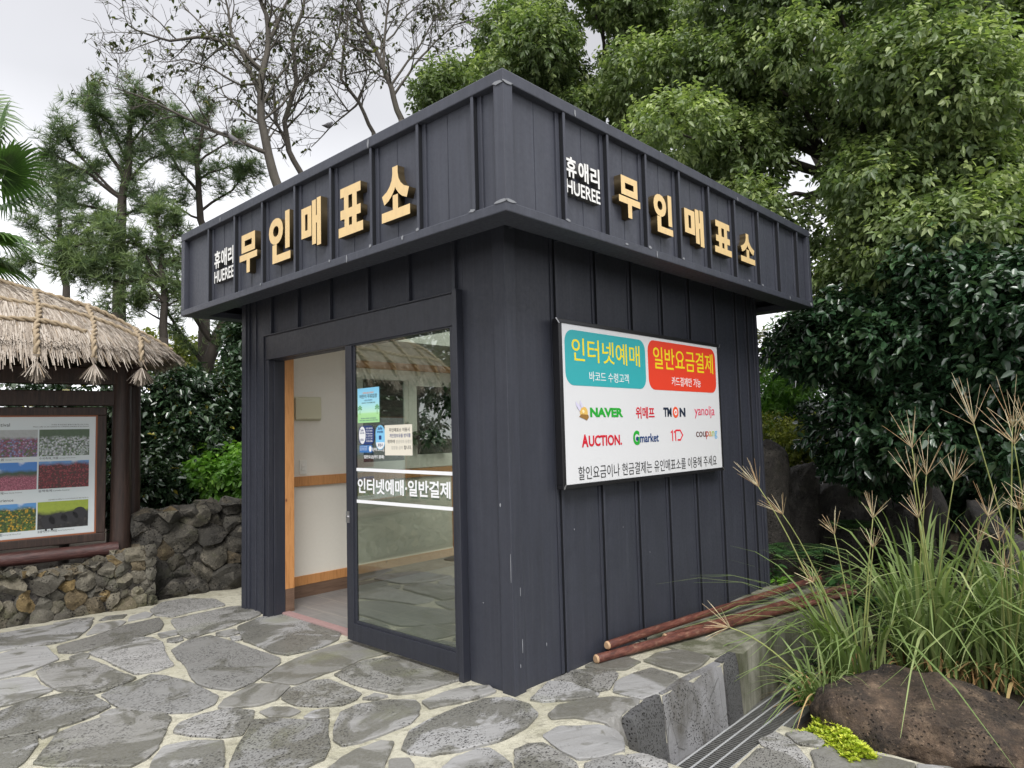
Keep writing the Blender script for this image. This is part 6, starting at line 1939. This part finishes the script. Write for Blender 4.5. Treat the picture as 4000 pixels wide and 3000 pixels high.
bare_tree('nearly bare tree with the darkest upright trunk left of the roof corner', (1090, 740), 10.5,
          [([(1090, 740), (1050, 600), (1020, 470), (1018, 330), (1040, 200), (1040, 60), (1010, -60)], .072, .028),
           ([(1018, 270), (940, 190), (820, 150), (660, 155), (540, 120), (490, 90)], .035, .008),
           ([(1020, 380), (960, 240), (900, 130), (890, 40), (860, -80)], .035, .010),
           ([(1050, 600), (960, 560), (830, 510), (700, 450), (540, 380), (450, 345)], .035, .007),
           ([(1040, 170), (1100, 60), (1150, -40)], .035, .012),
           ([(1020, 420), (1090, 300), (1180, 190), (1240, 150)], .022, .007),
           ([(1018, 330), (940, 330), (840, 270), (720, 230), (600, 240)], .02, .005),
           ([(1025, 470), (1100, 420), (1180, 330), (1230, 230)], .02, .006)], 5, 6.0, 1.0, .20, GB)
bare_tree('nearly bare tree leaning left behind the lettered fascia', (1190, 700), 11.2,
          [([(1190, 700), (1130, 590), (1110, 470), (1150, 330), (1140, 160), (1180, 40), (1190, -60)], .05, .02),
           ([(1130, 590), (1080, 470), (1060, 330), (950, 220)], .03, .008),
           ([(1150, 330), (1260, 260), (1320, 130), (1340, 0)], .025, .008)], 15, 5.5, .95, .2, GB)
bare_tree('tall bare-twigged tree with long limbs close to the dark evergreen', (1570, 470), 11.0,
          [([(1570, 470), (1530, 350), (1470, 200), (1420, 90), (1390, -40)], .055, .025),
           ([(1500, 280), (1500, 160), (1510, 40), (1530, -60)], .028, .012),
           ([(1470, 200), (1400, 130), (1350, 50), (1330, -50)], .02, .008),
           ([(1540, 370), (1620, 260), (1700, 160), (1780, 100), (1900, 60)], .022, .006),
           ([(1530, 330), (1630, 200), (1690, 90), (1740, 10)], .02, .006),
           ([(1510, 160), (1600, 60), (1680, -20)], .016, .006)], 25, 6.4, .95, .18, GB)
bare_tree('slim pale bare tree between the darkest trunk and the long-limbed tree', (1460, 520), 12.0,
          [([(1460, 520), (1400, 400), (1330, 310), (1345, 150), (1360, 20)], .04, .014),
           ([(1400, 400), (1360, 440), (1290, 330), (1240, 260)], .02, .007),
           ([(1400, 400), (1350, 450), (1281, 508), (1215, 575)], .018, .007),
           ([(1400, 400), (1430, 280), (1420, 160)], .016, .006)], 35, 5.5, .9, .2, GB)

# ---- pines at the left
GP = 'pines behind the thatched notice board'
def pine(label, base_px, d, limbs, seed, dens, reach, group, depth=1, per=15, nl=.135, lite=.25, tb=.10):
    rng = random.Random(seed); r = np.random.default_rng(seed)
    p0 = at(*base_px, d); base = (p0.x, p0.y, 0)
    o = thing('pine_tree', label, 'tree', base, group)
    b, tips = MB(), []
    b.tube([Vector(base), Vector(base).lerp(p0, .5), p0], [tb * 1.2, tb * 1.05, limbs[0][1] * 1.02], 9)
    for spec, r0, r1 in limbs:
        pts = limb_pts(spec, d)
        fine = []
        for i in range(len(pts) - 1):
            for k in range(3):
                q = pts[i].lerp(pts[i + 1], k / 3)
                fine.append(q + noise.noise_vector(q * 2.1) * .05 * (0 if i + k == 0 else 1))
        fine.append(pts[-1])
        branchy(b, tips, fine, taper(r0, r1, len(fine) - 1), rng, depth, dens, reach, .55, 7, .9)
    b.build('trunk', M_BARKD, o, smooth=True)
    P0 = np.array([tuple(t_[0]) for t_ in tips]); D0 = np.array([tuple(t_[1]) for t_ in tips])
    # several tufts along each twig end
    reps = 9
    n = len(P0) * reps
    P = np.repeat(P0, reps, 0) - np.repeat(D0, reps, 0) * r.uniform(0, .30, (n, 1)) + r.normal(0, .045, (n, 3))
    D = unit(np.repeat(D0, reps, 0) + r.normal(0, .3, (n, 3)) + np.array([0, 0, .25]))
    tone = np.where(r.uniform(0, 1, n) < lite, r.uniform(.6, .95, n), r.uniform(.05, .5, n))
    m = n * per
    Pn = np.repeat(P, per, 0); Dn = np.repeat(D, per, 0)
    ra = unit(np.cross(Dn, r.normal(0, 1, (m, 3))))
    A = unit(Dn * r.uniform(.15, 1.0, (m, 1)) + ra * .8)
    Ln = nl * r.uniform(.6, 1.15, (m, 1))
    S = unit(np.cross(A, r.normal(0, 1, (m, 3)))) * .0036
    tip = Pn + A * Ln - np.array([0, 0, .12]) * Ln
    V = np.stack([Pn - S, Pn + S, tip + S * .4, tip - S * .4], 1).reshape(-1, 3)
    quads('needles', V, np.arange(4)[None] + (np.arange(m) * 4)[:, None], M_NEEDLE, o, tone=np.repeat(tone, per))
    return o
pine('pine with the tallest feathery top left of the kiosk', (470, 900), 11.5,
     [([(470, 900), (480, 780), (500, 640), (510, 480), (530, 330)], .075, .02), ([(490, 700), (400, 560), (350, 420), (340, 330)], .03, .010), ([(480, 780), (360, 690), (240, 620), (190, 590)], .03, .008),
      ([(500, 640), (430, 500), (400, 450)], .02, .008), ([(510, 560), (590, 460), (620, 420)], .02, .008), ([(475, 850), (330, 800), (220, 760)], .025, .008), ([(490, 720), (580, 620), (680, 570)], .022, .008),
      ([(475, 860), (560, 800), (640, 760)], .02, .008), ([(480, 780), (300, 600), (220, 500)], .022, .008), ([(470, 880), (360, 880), (260, 860)], .02, .007), ([(500, 640), (560, 540), (560, 420)], .02, .007)], 3, 7.8, .62, GP, 1, 16)
pine('pine with a forked trunk directly behind the end of the fascia', (800, 900), 12.2,
     [([(800, 900), (780, 760), (770, 620), (800, 500), (820, 420)], .06, .018), ([(780, 760), (700, 660), (640, 560), (640, 470)], .028, .009), ([(770, 640), (720, 520), (700, 430)], .022, .008),
      ([(790, 820), (900, 740), (980, 640)], .024, .008), ([(770, 640), (880, 560), (950, 520)], .02, .007), ([(795, 860), (680, 800), (600, 760)], .02, .007), ([(780, 700), (900, 640), (1000, 700)], .02, .007)], 4, 7.2, .62, GP, 1, 16)
pine('pine with low light green branches over the thatch', (640, 1320), 10.4,
     [([(640, 1320), (640, 1180), (630, 1040), (620, 900), (615, 800)], .055, .016), ([(640, 1180), (520, 1060), (400, 1020), (300, 1000)], .024, .007), ([(635, 1100), (540, 960), (460, 900), (380, 890)], .024, .007),
      ([(625, 980), (690, 900), (700, 850)], .018, .007), ([(635, 1120), (560, 1090), (480, 1110), (380, 1080)], .02, .007), ([(640, 1180), (600, 1150), (560, 1180)], .016, .006), ([(630, 1040), (690, 1010), (740, 960)], .016, .006), ([(630, 1000), (500, 950), (330, 950), (180, 1010)], .022, .007), ([(640, 1180), (520, 1160), (430, 1220)], .018, .006), ([(640, 1200), (700, 1170), (770, 1190)], .016, .006), ([(640, 1100), (420, 1010), (220, 1080)], .02, .006)], 6, 9, .55, GP, 1, 16, .135, .6)
pine('leaning pine with a thick scaly trunk between the notice board and the kiosk', (790, 1560), 11.4,
     [([(790, 1560), (815, 1400), (850, 1310), (905, 1220)], .105, .07), ([(830, 1330), (790, 1270), (730, 1200), (690, 1110), (600, 1060), (540, 990)], .055, .03), ([(800, 1420), (740, 1350), (690, 1290), (650, 1210)], .035, .018),
      ([(905, 1220), (960, 1120), (1010, 1000)], .06, .03), ([(700, 1130), (690, 1040), (660, 940)], .025, .008), ([(600, 1060), (450, 1010), (300, 1030)], .025, .008), ([(690, 1290), (600, 1230), (540, 1190)], .018, .007)], 8, 4.5, .5, GP, 1, 16, .135, .4, .12)
pine('dark pine at the back left between the palm and the tall pine', (260, 1120), 12.6,
     [([(260, 1120), (240, 980), (230, 820), (235, 660)], .05, .014), ([(240, 980), (330, 900), (400, 880)], .02, .007), ([(240, 960), (150, 900), (90, 860)], .02, .007), ([(235, 820), (170, 740), (150, 660)], .02, .007), ([(235, 820), (310, 740), (350, 720)], .02, .007), ([(250, 1060), (350, 1030), (430, 1000)], .02, .007), ([(250, 1060), (140, 1030), (60, 1000)], .02, .007)], 12, 8.5, .6, GP, 1, 16)

# ---- fan palm at the left edge
PM = at(-230, 930, 8.2)
pt = thing('fan_palm', 'green fan palm whose fronds reach in at the left edge', 'palm', (PM.x, PM.y, 0))
b = MB(); b.tube(bez((PM.x - .1, PM.y, 0), PM, 8, 0, .01, 1), taper(.16, .13, 8), 12)
b.build('trunk', M_BARK, pt, smooth=True)
def frond(tip_px, d, seed, rad_=.62):
    """petiole to a fan of pleated segments"""
    r = random.Random(seed)
    hub = at(*tip_px, d)
    b = MB(); b.tube(bez(PM, hub, 6, -.06, .02, seed), taper(.018, .010, 6), 6)
    ax = (hub - PM); ax.z -= .1; ax.normalize()
    sd = ax.cross(EZ).normalized(); up = sd.cross(ax)
    P, A, N, L2, T = [], [], [], [], []
    V, F, tn = [], [], []
    ns = 38
    tb = r.uniform(.15, .5)
    for k in range(ns):
        a = rad(-125 + 250 * k / (ns - 1))
        dr_ = (ax * math.cos(a) + sd * math.sin(a) + up * (.10 + .12 * math.cos(2 * a))).normalized()
        L_ = rad_ * (1.0 - .25 * abs(a / 2.2)) * r.uniform(.93, 1.05)
        w = dr_.cross(up).normalized() * .021
        o = len(V)
        for f_, ws, dz in ((.03, .35, 0), (.35, 1.0, -.01), (.62, .85, -.05), (.82, .45, -.14), (1.0, .06, -.30)):
            q = hub + dr_ * L_ * f_ + EZ * dz * L_ * r.uniform(.8, 1.3)
            V += [tuple(q - w * ws), tuple(q + up * .010 * ws), tuple(q + w * ws)]
        for j in range(4):
            F += [(o + j * 3, o + j * 3 + 1, o + j * 3 + 4, o + j * 3 + 3), (o + j * 3 + 1, o + j * 3 + 2, o + j * 3 + 5, o + j * 3 + 4)]
            tn += [min(1, max(0, tb + r.gauss(0, .08) + .07 * j))] * 2
    fo = quads('frond', np.array(V), np.array(F), M_PALM, pt, tone=tn)
    pe = b.build('petiole', M_PALM, fo, smooth=True)
for i, (px, py, d, rr) in enumerate([(-20, 560, 8.2, .62), (10, 690, 7.9, .60), (20, 800, 8.4, .62), (-60, 920, 7.8, .58), (-50, 1010, 8.3, .5), (-120, 450, 8.6, .6), (-420, 520, 8.2, .65), (-480, 750, 8.3, .65), (-420, 1000, 8.2, .6), (-200, 640, 7.6, .6)]):
    frond((px, py), d, 30 + i, rr)

# ---- two doves in the branches
t = MT('dove feathers', (.14, .14, .16), .7)
t.color(t.mix(t.noise(14, 4), (.09, .09, .10), (.21, .20, .21)))
M_DOVE = t.m
def dove(p, head, label):
    bm = bmesh.new()
    u = Vector(head).normalized(); s_ = u.cross(EZ).normalized()
    prof = [(-.17, -.055, .006, .004), (-.13, -.045, .022, .010), (-.07, -.02, .034, .030), (-.01, .005, .046, .050), (.04, .03, .045, .050), (.075, .062, .030, .034), (.092, .088, .026, .028), (.112, .098, .022, .022), (.126, .098, .010, .010), (.146, .094, .002, .002)]
    rows = []
    for x, z, w, h in prof:
        rows.append([bm.verts.new(Vector(p) + u * x + s_ * w * math.cos(2 * math.pi * k / 12) + EZ * (z + .05 + h * math.sin(2 * math.pi * k / 12))) for k in range(12)])
    for a_, c_ in zip(rows, rows[1:]):
        for k in range(12):
            bm.faces.new((a_[k], a_[(k + 1) % 12], c_[(k + 1) % 12], c_[k]))
    bm.faces.new(rows[0][::-1]); bm.faces.new(rows[-1])
    for sx in (-1, 1):       # folded wings and feet, grown on the same mesh
        for a0, a1, w0 in (((.04, .04, .05), (-.14, -.03, .03), .02),):
            pass
        f0 = Vector(p) + u * .0 + s_ * sx * .014 + EZ * .02
        f1 = Vector(p) + u * .01 + s_ * sx * .014 - EZ * .004
        vs = [bm.verts.new(q + d_ * .004) for q in (f0, f1) for d_ in (u, s_, -u, -s_)]
        for k in range(4):
            bm.faces.new((vs[k], vs[(k + 1) % 4], vs[4 + (k + 1) % 4], vs[4 + k]))
    for v in bm.verts: v.co -= Vector(p)
    me = bpy.data.meshes.new('dove'); bm.normal_update(); bm.to_mesh(me); bm.free()
    me.materials.append(M_DOVE)
    me.polygons.foreach_set('use_smooth', [True] * len(me.polygons))
    return tag(link('dove', me, None, p), label, 'bird')
dove(at(911, 560, 10.46), (-.8, .3, 0), 'grey dove on the low bough of the darkest bare tree')
dove(at(1281, 503, 11.98), (.5, .2, 0), 'small dove on a twig of the slim pale tree')

# ---- pampas (miscanthus) grass
t = MT('plume straw', (.42, .33, .20), .6, .3)
t.color(t.mix(t.attr('tone'), (.38, .24, .12), (.68, .62, .42)))
M_PLUME = t.m
t = MT('grass stalk', (.20, .24, .08), .45, .4)
t.color(t.mix(t.noise(3, 4), (.22, .29, .09), (.42, .42, .17)))
M_STALK = t.m
def blades(n, base, spread, Lr, wd, rng, lean=(0, 0), droop=1.0, stiff=1.18):
    """arching strips from a tuft"""
    a = rng.uniform(0, 2 * math.pi, n)
    rr = spread * np.sqrt(rng.uniform(0, 1, n))
    P0 = np.array(base)[None] + np.stack([np.cos(a) * rr, np.sin(a) * rr, np.zeros(n)], 1)
    hd = a + rng.normal(0, .7, n)
    out = np.stack([np.cos(hd), np.sin(hd)], 1) * rng.uniform(.05, .52, (n, 1)) + np.array(lean)
    L_ = rng.uniform(*Lr, n)
    k = 7
    side = np.stack([-np.sin(hd), np.cos(hd), np.zeros(n)], 1)
    dp = droop * rng.uniform(.45, 1.45, n)
    rows = []
    for i in range(k):
        f_ = i / (k - 1)
        h = np.stack([out[:, 0] * (.6 * f_ + 1.35 * f_ ** 2.3 * dp), out[:, 1] * (.6 * f_ + 1.35 * f_ ** 2.3 * dp), stiff * (f_ - .62 * dp * f_ ** 2.6)], 1) * L_[:, None] * .8
        wv = wd * rng.uniform(.6, 1.2, (n, 1)) * (1 - .92 * f_ ** 2.2) * (.55 + .9 * min(f_ * 3, 1) * .5)
        q = P0 + h
        rows += [q - side * wv * .5, q + side * wv * .5]
    V = np.stack(rows, 1)
    F = np.array([[2 * i, 2 * i + 1, 2 * i + 3, 2 * i + 2] for i in range(k - 1)])[None] + (np.arange(n) * 2 * k)[:, None, None]
    tone = np.clip(rng.normal(.42, .2, n), 0, 1)
    return V.reshape(-1, 3), F.reshape(-1, 4), np.repeat(tone, k - 1)
def merge_t(parts):
    V, F = merge([(p[0], p[1]) for p in parts])
    return V, F, np.concatenate([p[2] for p in parts])
PG = np.random.default_rng(8)
t = MT('dry blades', (.36, .24, .10), .6, .3)
t.color(t.mix(t.attr('tone'), (.26, .12, .05), (.48, .36, .17)))
M_DRY = t.m
def pampas(label, base, nb, plumes, spread=.20, Lr=(.7, 1.5), wd=.013, lean=(0, 0), dry=30):
    base = Vector(base)
    o = thing('pampas_grass', label, 'grass clump', base, 'pampas grass clumps beside the boulder')
    pr = [blades(nb, base, spread, Lr, wd, PG, lean), blades(nb // 3, base, spread * 1.2, (.35, .8), wd * .8, PG, lean, 1.2)]
    V, F, T = merge_t(pr)
    quads('blades', V, F, M_GRASS, o, tone=T)
    if dry:
        V, F, T = blades(dry, base, spread * 1.1, (.25, .6), wd * .9, PG, lean, 1.6)
        quads('dry_blades', V, F, M_DRY, o, tone=np.clip(T, 0, 1))
    for i, (px, py, d, ln, bx, dirx) in enumerate(plumes):
        tip = at(px, py, d)
        b0 = base + Vector((PG.uniform(-1, 1) * spread * .5 + bx, PG.uniform(-1, 1) * spread * .5, 0))
        c_ = b0.lerp(tip, .5) + EZ * .18 * (tip - b0).length * (1 if abs(dirx) > .2 else .3)
        pts = [b0 * (1 - f_) ** 2 + c_ * 2 * f_ * (1 - f_) + tip * f_ * f_ for f_ in [k / 9 for k in range(10)]]
        b = MB(); b.tube(pts, taper(.0085, .0030, 9), 5)
        stalk = b.build('stalk', M_STALK, o, smooth=True)
        ax = (pts[-1] - pts[-2]).normalized()
        nr = int(PG.integers(9, 15))
        rows_v, rows_f, tn = [], [], []
        for k in range(nr):
            a = 2 * math.pi * k / nr + PG.uniform(-.4, .4)
            sd = ax.orthogonal().normalized(); s2_ = ax.cross(sd)
            cone = PG.uniform(.12, .72)
            dr_ = (ax * math.cos(cone) + (sd * math.cos(a) + s2_ * math.sin(a)) * math.sin(cone)).normalized()
            L_ = ln * 1.28 * PG.uniform(.65, 1.1)
            w = dr_.orthogonal().normalized(); w2 = dr_.cross(w)
            st = tip - ax * PG.uniform(0, .25) * ln * .3
            o0 = len(rows_v)
            m = 6
            tv = PG.uniform(0, 1)
            for j in range(m + 1):
                f_ = j / m
                q = st + dr_ * L_ * f_ - EZ * .10 * L_ * f_ * f_ * abs(math.sin(cone))
                hw = .0026 * (1 - .6 * f_) * (1.15 if j % 2 else .8)
                rows_v += [tuple(q + w * hw), tuple(q - w * hw * .5 + w2 * hw * .87), tuple(q - w * hw * .5 - w2 * hw * .87)]
            for j in range(m):
                for e in range(3):
                    rows_f.append((o0 + j * 3 + e, o0 + j * 3 + (e + 1) % 3, o0 + (j + 1) * 3 + (e + 1) % 3, o0 + (j + 1) * 3 + e)); tn.append(min(1, max(0, tv + PG.normal(0, .12))))
        quads('plume', np.array(rows_v), np.array(rows_f), M_PLUME, stalk, tone=tn)
    return o
m3_ = lambda x, y: (2600 + x * .6329, 1000 + y * .6329)
b3_ = lambda x, y: (2600 + x * .6329, 1950 + y * .6329)
def pl_(f_, x, y, d, ln=.20, bx=0., dx=0.): return (*f_(x, y), d, ln, bx, dx)
pampas('pampas clump leaning left over the poles, left of the boulder top', (2.62, -1.12, -.44), 75,
       [pl_(m3_, 570, 1420, 5.6, .20, 0, 1), pl_(b3_, 720, 90, 5.5, .19, 0, 1), pl_(b3_, 1040, 210, 5.6, .15), pl_(b3_, 910, 510, 5.5, .15, 0, 1), pl_(b3_, 1280, 110, 5.7, .17), pl_(b3_, 1280, 300, 5.6, .16)], .20, (.9, 1.85), .030, (-.12, .08), 30)
pampas('low tuft with a stalk hanging over the drain, at the left end of the boulder', (1.98, -1.07, -.43), 52, [pl_(b3_, 390, 790, 4.9, .17, 0, 1)], .11, (.35, .9), .020, (-.25, .15), 26)
pampas('tall upright pampas clump behind the middle of the boulder', (3.15, -1.50, -.43), 150,
       [pl_(m3_, 1520, 1180, 5.9, .24), pl_(m3_, 1530, 1390, 5.8, .24), pl_(m3_, 1610, 1345, 5.9, .22), pl_(m3_, 1780, 1385, 5.8, .22), pl_(b3_, 1560, 110, 5.7, .19), pl_(b3_, 1990, 100, 5.7, .20), pl_(b3_, 1925, 260, 5.6, .18)], .24, (1.1, 2.3), .032, (0, 0), 36)
pampas('tallest pampas clump with high plumes near the right edge', (3.35, -2.10, -.42), 160,
       [pl_(m3_, 1900, 1030, 5.6, .30), pl_(m3_, 2140, 1050, 5.6, .28), pl_(m3_, 2150, 1150, 5.5, .26), pl_(m3_, 2230, 1080, 5.6, .25), pl_(b3_, 2180, 60, 5.5, .2), pl_(b3_, 2060, 250, 5.4, .2), pl_(b3_, 2250, 250, 5.4, .2), pl_(b3_, 2100, 420, 5.3, .17)], .28, (1.1, 2.3), .032, (0, 0), 44)
pampas('pampas clump at the right edge with browned lower blades', (3.25, -2.65, -.42), 150, [pl_(b3_, 2330, 60, 5.4, .2), pl_(b3_, 2400, 330, 5.3, .2)], .28, (.9, 2.1), .030, (0, 0), 70)
pampas('short leafy pampas tuft filling in behind the boulder', (3.30, -1.80, -.43), 100, [], .25, (.6, 1.5), .022, (0, 0), 60)

# ---- yellow sedum beside the boulder
M_SEDUM = leaf_mat('sedum', (.24, .36, .03), (.48, .58, .04), (.72, .74, .12), .5, .3)
sp_ = []
se = thing('sedum', 'bright yellow-green sedum cushion at the left foot of the boulder', 'plant', (1.42, -1.36, -.42))
n = 1300
f_ = NG.uniform(0, 1, n)
u_ = NG.normal(0, .085, n)
cx = 1.60 - .36 * f_ ; cy = -1.20 - .36 * f_
P = np.stack([cx + u_ * -.7, cy + u_ * .5, -.40 + .10 * np.exp(-(u_ / .09) ** 2) * NG.uniform(.2, 1.2, n)], 1)
tn = NG.uniform(.15, .95, n)
per = 9
Pn = np.repeat(P, per, 0)
ph = NG.uniform(0, 2 * math.pi, n * per)
A = np.stack([np.cos(ph), np.sin(ph), NG.uniform(.1, 1.2, n * per)], 1)
leaves('foliage', Pn, A, np.array([[0, 0, 1.]]) + NG.normal(0, .3, (n * per, 3)), NG.uniform(.016, .032, n * per), .010, np.clip(np.repeat(tn, per) + NG.normal(0, .08, n * per), 0, 1), M_SEDUM, se, droop=0)
# low weeds by the ledge and in the bed
for i, (x, y, n, lb) in enumerate([(2.35, -.80, 60, 'small leafy weed growing against the concrete ledge'), (2.75, -.85, 70, 'leafy weed below the far end of the poles'), (1.95, -.98, 40, 'small round-leaved weed beside the drain')]):
    rosette_plant('weed', lb, 'plant', (x, y, -.43), n, .05, .035, M_BRIGHT if i == 2 else M_SHADE, .2, .16, 120 + i)
